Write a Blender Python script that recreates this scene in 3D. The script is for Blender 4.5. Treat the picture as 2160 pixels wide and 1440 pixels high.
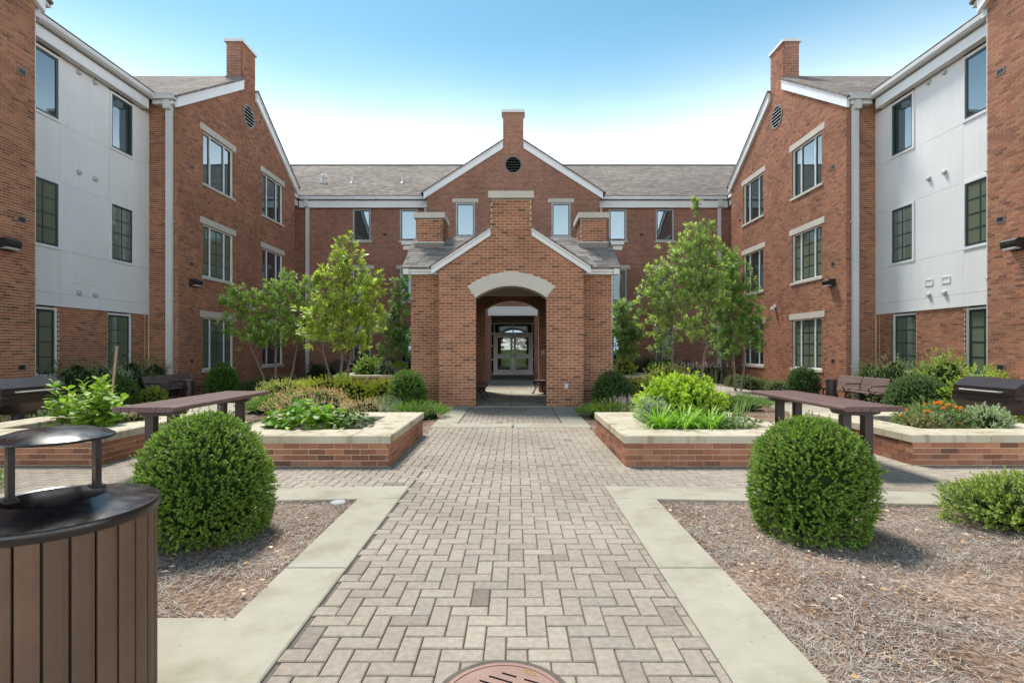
import bpy, math, random
import numpy as np
from mathutils import Matrix, Vector
RAD = math.radians
random.seed(11)
for o in list(bpy.data.objects):
    bpy.data.objects.remove(o)
scene = bpy.context.scene
COL = scene.collection

# ------------------------------------------------------------------ camera
EYE = 1.39
cd = bpy.data.cameras.new('camera')
cam = bpy.data.objects.new('camera', cd)
COL.objects.link(cam)
cam.location = (0, 0, EYE)
cam.rotation_euler = (RAD(90), 0, 0)
cd.sensor_width = 36.0
cd.lens = 36.0 * 1100 / 2160
cd.shift_x = -6 / 2160
cd.shift_y = 15 / 2160
cd.clip_start = 0.05
cd.clip_end = 2000
scene.camera = cam

# ------------------------------------------------------------------ sky, sun, exposure
SUN_EL, SUN_AZ = 60.0, -33.0          # azimuth from +Y, negative = towards -X
w = bpy.data.worlds.new('World')
scene.world = w
w.use_nodes = True
nt = w.node_tree
nt.nodes.clear()
out = nt.nodes.new('ShaderNodeOutputWorld')
bg = nt.nodes.new('ShaderNodeBackground')
sky = nt.nodes.new('ShaderNodeTexSky')
sky.sky_type = 'NISHITA'
sky.sun_disc = False
sky.sun_elevation = RAD(SUN_EL)
sky.sun_rotation = RAD(SUN_AZ)
sky.altitude = 200
sky.air_density = 1.0
sky.dust_density = 0.25
sky.ozone_density = 6.0
bg.inputs['Strength'].default_value = 0.125
# thin bright haze and cloud, thicker towards the horizon
tc = nt.nodes.new('ShaderNodeTexCoord')
sep = nt.nodes.new('ShaderNodeSeparateXYZ')
nt.links.new(tc.outputs['Generated'], sep.inputs[0])
mr = nt.nodes.new('ShaderNodeMapRange')
mr.inputs['From Min'].default_value = 0.16
mr.inputs['From Max'].default_value = 0.70
mr.interpolation_type = 'SMOOTHSTEP'
mr.inputs['To Min'].default_value = 1.0
mr.inputs['To Max'].default_value = 0.0
nt.links.new(sep.outputs['Z'], mr.inputs['Value'])
nz = nt.nodes.new('ShaderNodeTexNoise')
nz.inputs['Scale'].default_value = 1.6
nz.inputs['Detail'].default_value = 5
mp = nt.nodes.new('ShaderNodeMapping')
mp.inputs['Scale'].default_value = (1, 1, 2.2)
nt.links.new(tc.outputs['Generated'], mp.inputs[0])
nt.links.new(mp.outputs[0], nz.inputs['Vector'])
ad = nt.nodes.new('ShaderNodeMath'); ad.operation = 'MULTIPLY_ADD'
ad.inputs[1].default_value = 0.20
ad.inputs[2].default_value = -0.10
nt.links.new(nz.outputs['Fac'], ad.inputs[0])
a2 = nt.nodes.new('ShaderNodeMath'); a2.operation = 'ADD'; a2.use_clamp = True
nt.links.new(mr.outputs[0], a2.inputs[0])
nt.links.new(ad.outputs[0], a2.inputs[1])
mx = nt.nodes.new('ShaderNodeMix'); mx.data_type = 'RGBA'
mx.inputs['B'].default_value = (9.3, 9.5, 9.7, 1)
pw = nt.nodes.new('ShaderNodeMath'); pw.operation = 'POWER'
pw.inputs[1].default_value = 3.6
nt.links.new(a2.outputs[0], pw.inputs[0])
nt.links.new(pw.outputs[0], mx.inputs['Factor'])
tint = nt.nodes.new('ShaderNodeMix'); tint.data_type = 'RGBA'; tint.blend_type = 'MULTIPLY'
tint.inputs['Factor'].default_value = 1.0
tint.inputs['B'].default_value = (.46, .60, .46, 1)
nt.links.new(sky.outputs[0], tint.inputs['A'])
nt.links.new(tint.outputs['Result'], mx.inputs['A'])
nt.links.new(mx.outputs['Result'], bg.inputs['Color'])
nt.links.new(bg.outputs[0], out.inputs['Surface'])

sd = bpy.data.lights.new('sun', 'SUN')
sd.energy = 2.0
sd.angle = RAD(14.0)
sd.color = (1.0, 0.945, 0.86)
sun = bpy.data.objects.new('sun', sd)
COL.objects.link(sun)
e, a = RAD(SUN_EL), RAD(SUN_AZ)
sdir = Vector((math.sin(a) * math.cos(e), math.cos(a) * math.cos(e), math.sin(e)))
sun.rotation_euler = sdir.to_track_quat('Z', 'Y').to_euler()
sun.location = sdir * 60

vs = scene.view_settings
vs.view_transform = 'Standard'
vs.look = 'None'
vs.gamma = 1.0
vs.use_curve_mapping = False
vs.exposure = 1.64

# ------------------------------------------------------------------ materials
def nmat(name):
    m = bpy.data.materials.new(name)
    m.use_nodes = True
    t = m.node_tree
    b = t.nodes['Principled BSDF']
    return m, t, b

def N(t, typ, **kw):
    n = t.nodes.new(typ)
    for k, v in kw.items():
        n.inputs[k].default_value = v
    return n

def mul_col(t, a, b):
    m = t.nodes.new('ShaderNodeMix'); m.data_type = 'RGBA'; m.blend_type = 'MULTIPLY'
    m.inputs['Factor'].default_value = 1.0
    t.links.new(a, m.inputs['A']); t.links.new(b, m.inputs['B'])
    return m.outputs['Result']

def noise_ramp(t, vec, scale, lo, hi, detail=4, p0=.3, p1=.7):
    n = N(t, 'ShaderNodeTexNoise', Scale=scale, Detail=detail)
    t.links.new(vec, n.inputs['Vector'])
    r = t.nodes.new('ShaderNodeValToRGB')
    r.color_ramp.elements[0].position = p0
    r.color_ramp.elements[1].position = p1
    r.color_ramp.elements[0].color = (*lo, 1) if hasattr(lo, '__len__') else (lo, lo, lo, 1)
    r.color_ramp.elements[1].color = (*hi, 1) if hasattr(hi, '__len__') else (hi, hi, hi, 1)
    t.links.new(n.outputs['Fac'], r.inputs['Fac'])
    return r.outputs['Color'], n.outputs['Fac']

def bump(t, b, h, strength, dist=.01):
    n = N(t, 'ShaderNodeBump', Strength=strength, Distance=dist)
    t.links.new(h, n.inputs['Height'])
    t.links.new(n.outputs[0], b.inputs['Normal'])

def simple(name, col, rough=.6, var=.15, scale=3, fine=0.08, fscale=60, bmp=0, metallic=0, spec=.5, coat=0):
    m, t, b = nmat(name)
    g = t.nodes.new('ShaderNodeNewGeometry')
    pos = g.outputs['Position']
    c1, _ = noise_ramp(t, pos, scale, 1 - var, 1 + var * .6)
    c2, f2 = noise_ramp(t, pos, fscale, 1 - fine, 1 + fine, 3)
    rgb = N(t, 'ShaderNodeRGB'); rgb.outputs[0].default_value = (*col, 1)
    c = mul_col(t, mul_col(t, rgb.outputs[0], c1), c2)
    t.links.new(c, b.inputs['Base Color'])
    b.inputs['Roughness'].default_value = rough
    b.inputs['Metallic'].default_value = metallic
    b.inputs['Specular IOR Level'].default_value = spec
    b.inputs['Coat Weight'].default_value = coat
    if bmp:
        bump(t, b, f2, bmp, .004)
    return m

def piece_mat(name, stops, rough=.85, fine=.2, fscale=90, stain=.25, sscale=.9, speck=0, bmp=.25):
    """colour picked per piece: corner attribute Col x object colour"""
    m, t, b = nmat(name)
    at = t.nodes.new('ShaderNodeAttribute'); at.attribute_name = 'Col'
    oi = t.nodes.new('ShaderNodeObjectInfo')
    mu = mul_col(t, at.outputs['Color'], oi.outputs['Color'])
    s = t.nodes.new('ShaderNodeSeparateColor')
    t.links.new(mu, s.inputs[0])
    r = t.nodes.new('ShaderNodeValToRGB')
    cr = r.color_ramp
    cr.elements[0].position = stops[0][0]; cr.elements[0].color = (*stops[0][1], 1)
    cr.elements[1].position = stops[-1][0]; cr.elements[1].color = (*stops[-1][1], 1)
    for (p, c) in stops[1:-1]:
        el = cr.elements.new(p); el.color = (*c, 1)
    t.links.new(s.outputs[0], r.inputs['Fac'])
    g = t.nodes.new('ShaderNodeNewGeometry')
    pos = g.outputs['Position']
    c1, f1 = noise_ramp(t, pos, fscale, 1 - fine, 1 + fine, 5)
    c2, _ = noise_ramp(t, pos, sscale, 1 - stain, 1 + stain * .5, 5)
    c = mul_col(t, mul_col(t, r.outputs['Color'], c1), c2)
    if speck:
        v = N(t, 'ShaderNodeTexNoise', Scale=420, Detail=2)
        t.links.new(pos, v.inputs['Vector'])
        rr = t.nodes.new('ShaderNodeValToRGB')
        rr.color_ramp.elements[0].position = .38; rr.color_ramp.elements[1].position = .66
        rr.color_ramp.elements[0].color = (1 - speck,) * 3 + (1,)
        rr.color_ramp.elements[1].color = (1 + speck,) * 3 + (1,)
        t.links.new(v.outputs['Fac'], rr.inputs['Fac'])
        c = mul_col(t, c, rr.outputs['Color'])
    t.links.new(c, b.inputs['Base Color'])
    b.inputs['Roughness'].default_value = rough
    b.inputs['Specular IOR Level'].default_value = .25
    if bmp:
        bump(t, b, f1, bmp, .003)
    return m

def brick_tex(name, c1, c2, mortar, w, h, ms, rough=.85, bias=0.0, bmp=.3, off=.5):
    m, t, b = nmat(name)
    uv = t.nodes.new('ShaderNodeUVMap')
    br = t.nodes.new('ShaderNodeTexBrick')
    br.offset = off
    br.inputs['Scale'].default_value = 1
    br.inputs['Brick Width'].default_value = w
    br.inputs['Row Height'].default_value = h
    br.inputs['Mortar Size'].default_value = ms
    br.inputs['Mortar Smooth'].default_value = .15
    br.inputs['Bias'].default_value = bias
    br.inputs['Color1'].default_value = (*c1, 1)
    br.inputs['Color2'].default_value = (*c2, 1)
    br.inputs['Mortar'].default_value = (*mortar, 1)
    t.links.new(uv.outputs[0], br.inputs['Vector'])
    g = t.nodes.new('ShaderNodeNewGeometry')
    v1, _ = noise_ramp(t, g.outputs['Position'], .5, .82, 1.12, 5)
    v2, _ = noise_ramp(t, g.outputs['Position'], 25, .85, 1.15, 4)
    c = mul_col(t, mul_col(t, br.outputs['Color'], v1), v2)
    t.links.new(c, b.inputs['Base Color'])
    b.inputs['Roughness'].default_value = rough
    b.inputs['Specular IOR Level'].default_value = .25
    iv = N(t, 'ShaderNodeMath'); iv.operation = 'SUBTRACT'; iv.inputs[0].default_value = 1
    t.links.new(br.outputs['Fac'], iv.inputs[1])
    bump(t, b, iv.outputs[0], bmp, .008)
    return m

BRICK_STOPS = [(0.0, (.15, .070, .050)), (.3, (.255, .110, .070)), (.6, (.335, .142, .088)), (.85, (.39, .185, .105)), (1.0, (.30, .160, .105))]
M = {}
M['brick'] = piece_mat('brick_fired', BRICK_STOPS)
M['mortar'] = simple('mortar_tan', (.62, .47, .31), .95, .2, 1.2, .1, 60)
M['brick_far'] = brick_tex('brick_wall', (.16, .066, .048), (.31, .122, .080), (.50, .365, .265), .2032, .0677, .006)
M['shingle'] = brick_tex('roof_shingle', (.15, .125, .11), (.29, .245, .215), (.07, .058, .05), .30, .145, .009, .95, 0, .5, .37)
M['shingle_piece'] = piece_mat('shingle_piece', [(0, (.13, .115, .108)), (.5, (.21, .19, .175)), (1, (.28, .255, .235))], .95, .25, 160, .15, 2)
M['panel'] = simple('fibre_cement_white', (.70, .70, .70), .55, .05, .8, .02, 40)
pm_, pt_, pb_ = M['panel'], M['panel'].node_tree, M['panel'].node_tree.nodes['Principled BSDF']
_g = pt_.nodes.new('ShaderNodeNewGeometry')
_m = N(pt_, 'ShaderNodeMapping', Scale=(3.2, 3.2, .22))
pt_.links.new(_g.outputs['Position'], _m.inputs[0])
_c, _ = noise_ramp(pt_, _m.outputs[0], 1.6, (.965, .96, .955), (1.0, 1.0, 1.0), 6, .32, .56)
_l = pb_.inputs['Base Color'].links[0].from_socket
pt_.links.new(mul_col(pt_, _l, _c), pb_.inputs['Base Color'])
M['trim'] = simple('trim_white', (.72, .725, .73), .45, .05, 1.0, .02, 30)
M['gutter'] = simple('gutter_grey_white', (.60, .605, .60), .35, .06, 1.2, .02, 30)
M['limestone'] = None
M['frame'] = simple('window_trim_grey', (.42, .43, .43), .45, .06, 1.5, .02, 30)
M['sash'] = simple('sash_teal', (.017, .045, .045), .35, .15, 2)
M['dark'] = simple('dark_metal', (.018, .016, .015), .45, .2, 3)
M['louver'] = simple('louver_dark', (.03, .032, .03), .5, .2, 3)
M['flash'] = simple('flashing_brown', (.16, .13, .11), .5, .2, 2)
M['soil'] = simple('planter_soil', (.045, .032, .024), .95, .4, 6, .4, 90, .8)
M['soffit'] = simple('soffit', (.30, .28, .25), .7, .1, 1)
M['interior'] = simple('passage_ceiling', (.34, .29, .23), .8, .1, 1)
M['iron'] = simple('cast_iron', (.016, .015, .015), .4, .2, 8, .1, 80, .2)
M['can_black'] = simple('gloss_dark_brown', (.013, .009, .0095), .30, .3, 3, .05, 60, 0, 0, .4, .15)
_t = M['can_black'].node_tree
_g = _t.nodes.new('ShaderNodeNewGeometry')
_c, _f = noise_ramp(_t, _g.outputs['Position'], 14, .20, .48, 8, .35, .75)
_t.links.new(_c, _t.nodes['Principled BSDF'].inputs['Roughness'])
M['can_slat'] = piece_mat('can_slat', [(0, (.095, .056, .036)), (1, (.145, .088, .056))], .55, .06, 40, .12, 4, 0, .1)
M['plank'] = piece_mat('recycled_plank', [(0, (.090, .052, .047)), (1, (.150, .090, .082))], .48, .1, 60, .15, 3, 0, .15)
M['leg_brown'] = simple('leg_brown', (.030, .019, .017), .5, .2, 3)
M['grill'] = simple('grill_black_brown', (.030, .022, .022), .22, .2, 4, .1, 50)
M['manhole'] = simple('manhole_pink_iron', (.26, .15, .118), .6, .18, 6, .15, 120, .4)
M['yellow'] = simple('yellow_paint', (.50, .30, .05), .6, .1, 5)
M['grout'] = simple('joint_sand', (.115, .098, .080), .95, .35, 5, .3, 120)
M['white_plastic'] = simple('white_plastic', (.62, .62, .60), .4, .05, 3)
M['grey_box'] = simple('grey_metal_box', (.38, .38, .37), .4, .05, 3)
M['lobby'] = simple('lobby_wall', (.42, .36, .29), .7, .05, 1)
M['pot'] = simple('grey_pot', (.12, .13, .125), .6, .15, 4)
M['terracotta'] = simple('terracotta', (.27, .13, .07), .8, .15, 4)
M['wood'] = simple('stake_wood', (.36, .24, .14), .8, .2, 10)
M['bark'] = simple('bark', (.17, .14, .105), .9, .3, 12, .3, 70, .8)
M['void'] = simple('unlit_gap', (.008, .008, .008), 1.0, .1, 3, 0.05, 60, 0, 0, 0.0)
M['bench_slat'] = piece_mat('bench_slat', [(0, (.15, .10, .09)), (1, (.23, .16, .145))], .5, .1, 60, .15, 3, 0, .15)
M['paver'] = piece_mat('concrete_paver',
    [(0, (0.164, 0.135, 0.111)), (.10, (0.258, 0.217, 0.180)), (.35, (0.303, 0.258, 0.213)), (.65, (0.328, 0.280, 0.230)), (.85, (0.344, 0.299, 0.242)), (1, (0.295, 0.256, 0.215))],
    .9, .14, 30, .22, .7, .24, .35)

# limestone with dirty streaks below the edge
m, t, b = nmat('cast_stone')
g = t.nodes.new('ShaderNodeNewGeometry')
c1, _ = noise_ramp(t, g.outputs['Position'], 1.6, (.37, .315, .22), (.47, .42, .32), 6, .32, .55)
c2, f2 = noise_ramp(t, g.outputs['Position'], 70, .93, 1.06, 3)
mpn = N(t, 'ShaderNodeMapping', Scale=(5, 5, .7))
t.links.new(g.outputs['Position'], mpn.inputs[0])
c3, _ = noise_ramp(t, mpn.outputs[0], 1.4, (.58, .50, .36), (1, 1, 1), 5, .30, .46)
t.links.new(mul_col(t, mul_col(t, c1, c2), c3), b.inputs['Base Color'])
b.inputs['Roughness'].default_value = .85
bump(t, b, f2, .15, .003)
M['limestone'] = m

# cleaner stone for lintels, sills and the arch
M['stone_clean'] = simple('cast_stone_clean', (.50, .465, .40), .85, .08, 1.5, .05, 60, .1)

# broom finished concrete
m, t, b = nmat('broom_concrete')
g = t.nodes.new('ShaderNodeNewGeometry')
c1, _ = noise_ramp(t, g.outputs['Position'], 1.1, (.315, .29, .225), (.36, .338, .27), 6)
mpn = N(t, 'ShaderNodeMapping', Scale=(6, 260, 6))
t.links.new(g.outputs['Position'], mpn.inputs[0])
c2, f2 = noise_ramp(t, mpn.outputs[0], 1.0, .93, 1.05, 3)
c3, _ = noise_ramp(t, g.outputs['Position'], 9, .93, 1.03, 6)
c4, _ = noise_ramp(t, g.outputs['Position'], 2.6, (.80, .78, .72), (1, 1, 1), 8, .34, .50)
c5, _ = noise_ramp(t, g.outputs['Position'], 38, (.72, .68, .62), (1, 1, 1), 2, .24, .30)
t.links.new(mul_col(t, mul_col(t, mul_col(t, mul_col(t, c1, c2), c3), c4), c5), b.inputs['Base Color'])
b.inputs['Roughness'].default_value = .9
bump(t, b, f2, .25, .003)
M['concrete'] = m

# pine straw ground
m, t, b = nmat('mulch_ground')
g = t.nodes.new('ShaderNodeNewGeometry')
pos = g.outputs['Position']
c1, f1 = noise_ramp(t, pos, 34, (.10, .068, .050), (.34, .26, .205), 8, .33, .66)
c2, _ = noise_ramp(t, pos, 1.3, (.55, .42, .34), (1.25, 1.2, 1.2), 4, .34, .62)
c = mul_col(t, c1, c2)
# grass far away from the court
sp = t.nodes.new('ShaderNodeSeparateXYZ')
t.links.new(pos, sp.inputs[0])
ln = N(t, 'ShaderNodeVectorMath'); ln.operation = 'LENGTH'
sb = N(t, 'ShaderNodeVectorMath'); sb.operation = 'SUBTRACT'
sb.inputs[1].default_value = (0, 14, 0)
t.links.new(pos, sb.inputs[0]); t.links.new(sb.outputs[0], ln.inputs[0])
mrr = N(t, 'ShaderNodeMapRange'); mrr.inputs['From Min'].default_value = 24; mrr.inputs['From Max'].default_value = 26
t.links.new(ln.outputs['Value'], mrr.inputs['Value'])
gr, _ = noise_ramp(t, pos, 3, (.05, .10, .02), (.09, .16, .035), 6)
mm = t.nodes.new('ShaderNodeMix'); mm.data_type = 'RGBA'
t.links.new(mrr.outputs[0], mm.inputs['Factor']); t.links.new(c, mm.inputs['A']); t.links.new(gr, mm.inputs['B'])
t.links.new(mm.outputs['Result'], b.inputs['Base Color'])
b.inputs['Roughness'].default_value = .95
b.inputs['Specular IOR Level'].default_value = .1
bump(t, b, f1, .9, .02)
M['mulch'] = m

def glass(name, col, ior):
    m, t, b = nmat(name)
    b.inputs['Base Color'].default_value = (*col, 1)
    b.inputs['Roughness'].default_value = .025
    b.inputs['IOR'].default_value = ior
    b.inputs['Specular Tint'].default_value = (.66, .87, 1, 1)
    g = t.nodes.new('ShaderNodeNewGeometry')
    n = N(t, 'ShaderNodeTexNoise', Scale=1.1, Detail=1)
    t.links.new(g.outputs['Position'], n.inputs['Vector'])
    bump(t, b, n.outputs['Fac'], .04, .05)
    return m
M['glass'] = glass('window_glass', (.016, .024, .028), 2.6)
M['glass_green'] = glass('window_glass_green', (.125, .150, .100), 1.8)
M['glass_blind'] = glass('window_glass_blind', (.16, .175, .14), 2.0)
m, t, b = nmat('tinted_glass')
tr = N(t, 'ShaderNodeBsdfTransparent', Color=(.40, .42, .40, 1)); gl = N(t, 'ShaderNodeBsdfGlossy', Roughness=.02)  # grey tint put in the door glass to dim the bright lawn behind
fr_ = N(t, 'ShaderNodeFresnel', IOR=1.5); mxs = t.nodes.new('ShaderNodeMixShader')
t.links.new(fr_.outputs[0], mxs.inputs[0]); t.links.new(tr.outputs[0], mxs.inputs[1]); t.links.new(gl.outputs[0], mxs.inputs[2])
t.links.new(mxs.outputs[0], t.nodes['Material Output'].inputs['Surface'])
M['tinted_glass'] = m

def leaf_mat(name, rough=.45, trans=.3, spec=.35):
    m, t, b = nmat(name)
    at = t.nodes.new('ShaderNodeAttribute'); at.attribute_name = 'Col'
    t.links.new(at.outputs['Color'], b.inputs['Base Color'])
    b.inputs['Roughness'].default_value = rough
    b.inputs['Specular IOR Level'].default_value = spec
    tl = t.nodes.new('ShaderNodeBsdfTranslucent')
    br = N(t, 'ShaderNodeMix'); br.data_type = 'RGBA'; br.blend_type = 'MULTIPLY'
    br.inputs['Factor'].default_value = 1; br.inputs['B'].default_value = (1.25, 1.35, .7, 1)
    t.links.new(at.outputs['Color'], br.inputs['A'])
    t.links.new(br.outputs['Result'], tl.inputs['Color'])
    mx = t.nodes.new('ShaderNodeMixShader'); mx.inputs[0].default_value = trans
    t.links.new(b.outputs[0], mx.inputs[1]); t.links.new(tl.outputs[0], mx.inputs[2])
    t.links.new(mx.outputs[0], t.nodes['Material Output'].inputs['Surface'])
    return m
M['leaf'] = leaf_mat('leaf')
M['leaf_gloss'] = leaf_mat('leaf_glossy', .45, .28, .22)
M['core'] = leaf_mat('dark_core_fill', 1.0, 0.0, 0.0)  # added solid dark filler inside shrubs, stops seeing through between the leaves
M['tree_leaf'] = leaf_mat('tree_leaf', .45, .42, .3)
M['straw'] = leaf_mat('dry_straw', .8, .1, .15)

# ------------------------------------------------------------------ mesh helpers
class Fr:
    """wall frame: u along the wall, n out of it, z up"""
    def __init__(s, O, U, Nn):
        s.O = np.array(O, float); s.U = np.array(U, float); s.N = np.array(Nn, float)
        s.flip = np.cross(s.U, s.N)[2] < 0
    def p(s, u, n, z):
        return tuple(s.O + s.U * u + s.N * n + np.array((0, 0, z)))
WF = Fr((0, 0, 0), (1, 0, 0), (0, 1, 0))

class MB:
    def __init__(s):
        s.v = []; s.f = []; s.c = []
    def face(s, pts, c=1.0):
        i = len(s.v)
        s.v.extend(pts)
        s.f.append(tuple(range(i, i + len(pts))))
        s.c.append(c)
    def add(s, verts, faces, flip=False, c=1.0):
        i = len(s.v)
        s.v.extend(verts)
        for f in faces:
            f = tuple(i + k for k in f)
            s.f.append(f[::-1] if flip else f)
            s.c.append(c)
    def box(s, fr, u0, u1, n0, n1, z0, z1, c=1.0, skip=''):
        P = [fr.p(u, n, z) for z in (z0, z1) for n in (n0, n1) for u in (u0, u1)]
        fs = {'b': (0, 2, 3, 1), 't': (4, 5, 7, 6), 'f': (0, 1, 5, 4), 'k': (2, 6, 7, 3), 'l': (0, 4, 6, 2), 'r': (1, 3, 7, 5)}
        s.add(P, [f for k, f in fs.items() if k not in skip], fr.flip, c)
    def cbox(s, x0, x1, y0, y1, z0, z1, ch=.006, c=1.0):
        ch = min(ch, (x1 - x0) * .3, (y1 - y0) * .3)
        P = [(x0, y0, z0), (x1, y0, z0), (x1, y1, z0), (x0, y1, z0),
             (x0, y0, z1 - ch), (x1, y0, z1 - ch), (x1, y1, z1 - ch), (x0, y1, z1 - ch),
             (x0 + ch, y0 + ch, z1), (x1 - ch, y0 + ch, z1), (x1 - ch, y1 - ch, z1), (x0 + ch, y1 - ch, z1)]
        F = [(8, 9, 10, 11)]
        for k in range(4):
            j = (k + 1) % 4
            F += [(k, j, 4 + j, 4 + k), (4 + k, 4 + j, 8 + j, 8 + k)]
        s.add(P, F, False, c)
    def prism(s, fr, poly, n0, n1, c=1.0):
        """polygon in (u,z) extruded along n"""
        k = len(poly)
        A = sum(poly[i][0] * poly[(i + 1) % k][1] - poly[(i + 1) % k][0] * poly[i][1] for i in range(k))
        if A < 0:
            poly = poly[::-1]
        P = [fr.p(u, n0, z) for u, z in poly] + [fr.p(u, n1, z) for u, z in poly]
        F = [tuple(range(k)), tuple(range(2 * k - 1, k - 1, -1))]
        for i in range(k):
            j = (i + 1) % k
            F.append((i, k + i, k + j, j))
        s.add(P, F, (not fr.flip) if n1 < n0 else fr.flip, c)
    def vprism(s, poly, z0, z1, c=1.0):
        k = len(poly)
        A = sum(poly[i][0] * poly[(i + 1) % k][1] - poly[(i + 1) % k][0] * poly[i][1] for i in range(k))
        if A < 0:
            poly = poly[::-1]
        P = [(x, y, z0) for x, y in poly] + [(x, y, z1) for x, y in poly]
        F = [tuple(range(k - 1, -1, -1)), tuple(range(k, 2 * k))]
        for i in range(k):
            j = (i + 1) % k
            F.append((i, j, k + j, k + i))
        s.add(P, F, False, c)
    def tube(s, pts, rad, sides=8, c=1.0, caps=True):
        pts = [np.array(p, float) for p in pts]
        if not hasattr(rad, '__len__'):
            rad = [rad] * len(pts)
        rings = []
        ref = np.array((0, 0, 1.0))
        d0 = pts[1] - pts[0]
        if abs(d0[2]) > .9 * np.linalg.norm(d0):
            ref = np.array((1.0, 0, 0))
        for i, p in enumerate(pts):
            d = pts[min(i + 1, len(pts) - 1)] - pts[max(i - 1, 0)]
            d = d / (np.linalg.norm(d) + 1e-9)
            a = np.cross(ref, d); a /= np.linalg.norm(a) + 1e-9
            b = np.cross(d, a)
            ref = b if abs(np.dot(ref, d)) > .95 else ref
            rings.append([tuple(p + rad[i] * (a * math.cos(2 * math.pi * k / sides) + b * math.sin(2 * math.pi * k / sides))) for k in range(sides)])
        V = [q for r in rings for q in r]
        F = []
        for i in range(len(pts) - 1):
            for k in range(sides):
                j = (k + 1) % sides
                F.append((i * sides + k, i * sides + j, (i + 1) * sides + j, (i + 1) * sides + k))
        if caps:
            F.append(tuple(range(sides - 1, -1, -1)))
            F.append(tuple((len(pts) - 1) * sides + k for k in range(sides)))
        s.add(V, F, False, c)
    def lathe(s, prof, cen, seg=32, c=1.0, sx=1.0, sy=1.0):
        V = []; F = []
        for r, z in prof:
            for k in range(seg):
                an = 2 * math.pi * k / seg
                V.append((cen[0] + sx * r * math.cos(an), cen[1] + sy * r * math.sin(an), cen[2] + z))
        for i in range(len(prof) - 1):
            for k in range(seg):
                j = (k + 1) % seg
                F.append((i * seg + k, i * seg + j, (i + 1) * seg + j, (i + 1) * seg + k))
        s.add(V, F, False, c)
    def mesh(s, name, mats, smooth=False):
        me = bpy.data.meshes.new(name)
        me.from_pydata(s.v, [], s.f)
        for m_ in (mats if isinstance(mats, (list, tuple)) else [mats]):
            me.materials.append(m_)
        nl = len(me.loops)
        lt = np.array([len(f) for f in s.f])
        col = np.repeat(np.array(s.c, float), lt)
        ca = me.color_attributes.new('Col', 'FLOAT_COLOR', 'CORNER')
        buf = np.ones((nl, 4), np.float32); buf[:, :3] = col[:, None]
        ca.data.foreach_set('color', buf.ravel())
        # metric uv: u horizontal along the face, v up the face
        uvl = me.uv_layers.new(name='UVMap')
        V = np.array(s.v, float)
        li = np.concatenate([np.array(f) for f in s.f])
        no = np.zeros((len(s.f), 3))
        me.polygons.foreach_get('normal', nr := np.zeros(len(s.f) * 3, np.float32))
        no = nr.reshape(-1, 3).astype(float)
        U = np.stack([-no[:, 1], no[:, 0], np.zeros(len(no))], 1)
        ln = np.linalg.norm(U, axis=1)
        flat = ln < .05
        U[flat] = (1, 0, 0); U[~flat] /= ln[~flat][:, None]
        Vv = np.cross(no, U)
        Ur, Vr = np.repeat(U, lt, 0), np.repeat(Vv, lt, 0)
        pl = V[li]
        uv = np.stack([(pl * Ur).sum(1), (pl * Vr).sum(1)], 1).astype(np.float32)
        uvl.data.foreach_set('uv', uv.ravel())
        if smooth:
            me.polygons.foreach_set('use_smooth', [True] * len(s.f))
            try:
                me.set_sharp_from_angle(angle=RAD(40))
            except Exception:
                pass
        me.update()
        return me

def link(me, name, parent=None, inv=None):
    o = bpy.data.objects.new(name, me)
    COL.objects.link(o)
    if parent is not None:
        o.parent = parent
        if inv is not None:
            o.matrix_parent_inverse = inv
    return o

def tag(o, label=None, cat=None, group=None, kind=None):
    if label: o['label'] = label
    if cat: o['category'] = cat
    if group: o['group'] = group
    if kind: o['kind'] = kind
    return o

def thing(name, label, cat, loc=(0, 0, 0), rz=0, group=None):
    o = bpy.data.objects.new(name, None)
    COL.objects.link(o)
    o.location = loc
    o.rotation_euler = (0, 0, rz)
    o.empty_display_size = .2
    o['inv'] = 0
    del o['inv']
    return tag(o, label, cat, group)

def part(mb, name, mat, parent, world=True, smooth=False):
    """world=True: mesh holds world coordinates, parent is a root thing without rotation"""
    me = mb.mesh(name, mat, smooth)
    inv = None
    if world and parent is not None and parent.parent is None and parent.type == 'EMPTY':
        inv = Matrix.Translation(-Vector(parent.location))
    return link(me, name, parent, inv)

def solo(mb, name, mat, label=None, cat=None, group=None, kind=None, smooth=False):
    return tag(link(mb.mesh(name, mat, smooth), name), label, cat, group, kind)

def copy_tree(o, parent=None):
    c = o.copy()
    COL.objects.link(c)
    if parent is not None:
        c.parent = parent
    for ch in list(o.children):
        copy_tree(ch, c)
    return c

# one shared brick mesh, scaled per brick
_b = MB(); _b.box(WF, -.5, .5, -.5, .5, -.5, .5)
ME_BRICK = _b.mesh('brick', M['brick'])
def brick_objs(boxes, parent, name='brick', me=None, rng=None):
    inv = Matrix.Translation(-Vector(parent.location)) if (parent.parent is None and parent.type == 'EMPTY') else None
    for (x0, x1, y0, y1, z0, z1, c) in boxes:
        o = bpy.data.objects.new(name, me or ME_BRICK)
        COL.objects.link(o)
        o.location = ((x0 + x1) / 2, (y0 + y1) / 2, (z0 + z1) / 2)
        o.scale = (x1 - x0, y1 - y0, z1 - z0)
        o.color = (c, c, c, 1)
        o.parent = parent
        if inv is not None:
            o.matrix_parent_inverse = inv

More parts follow.
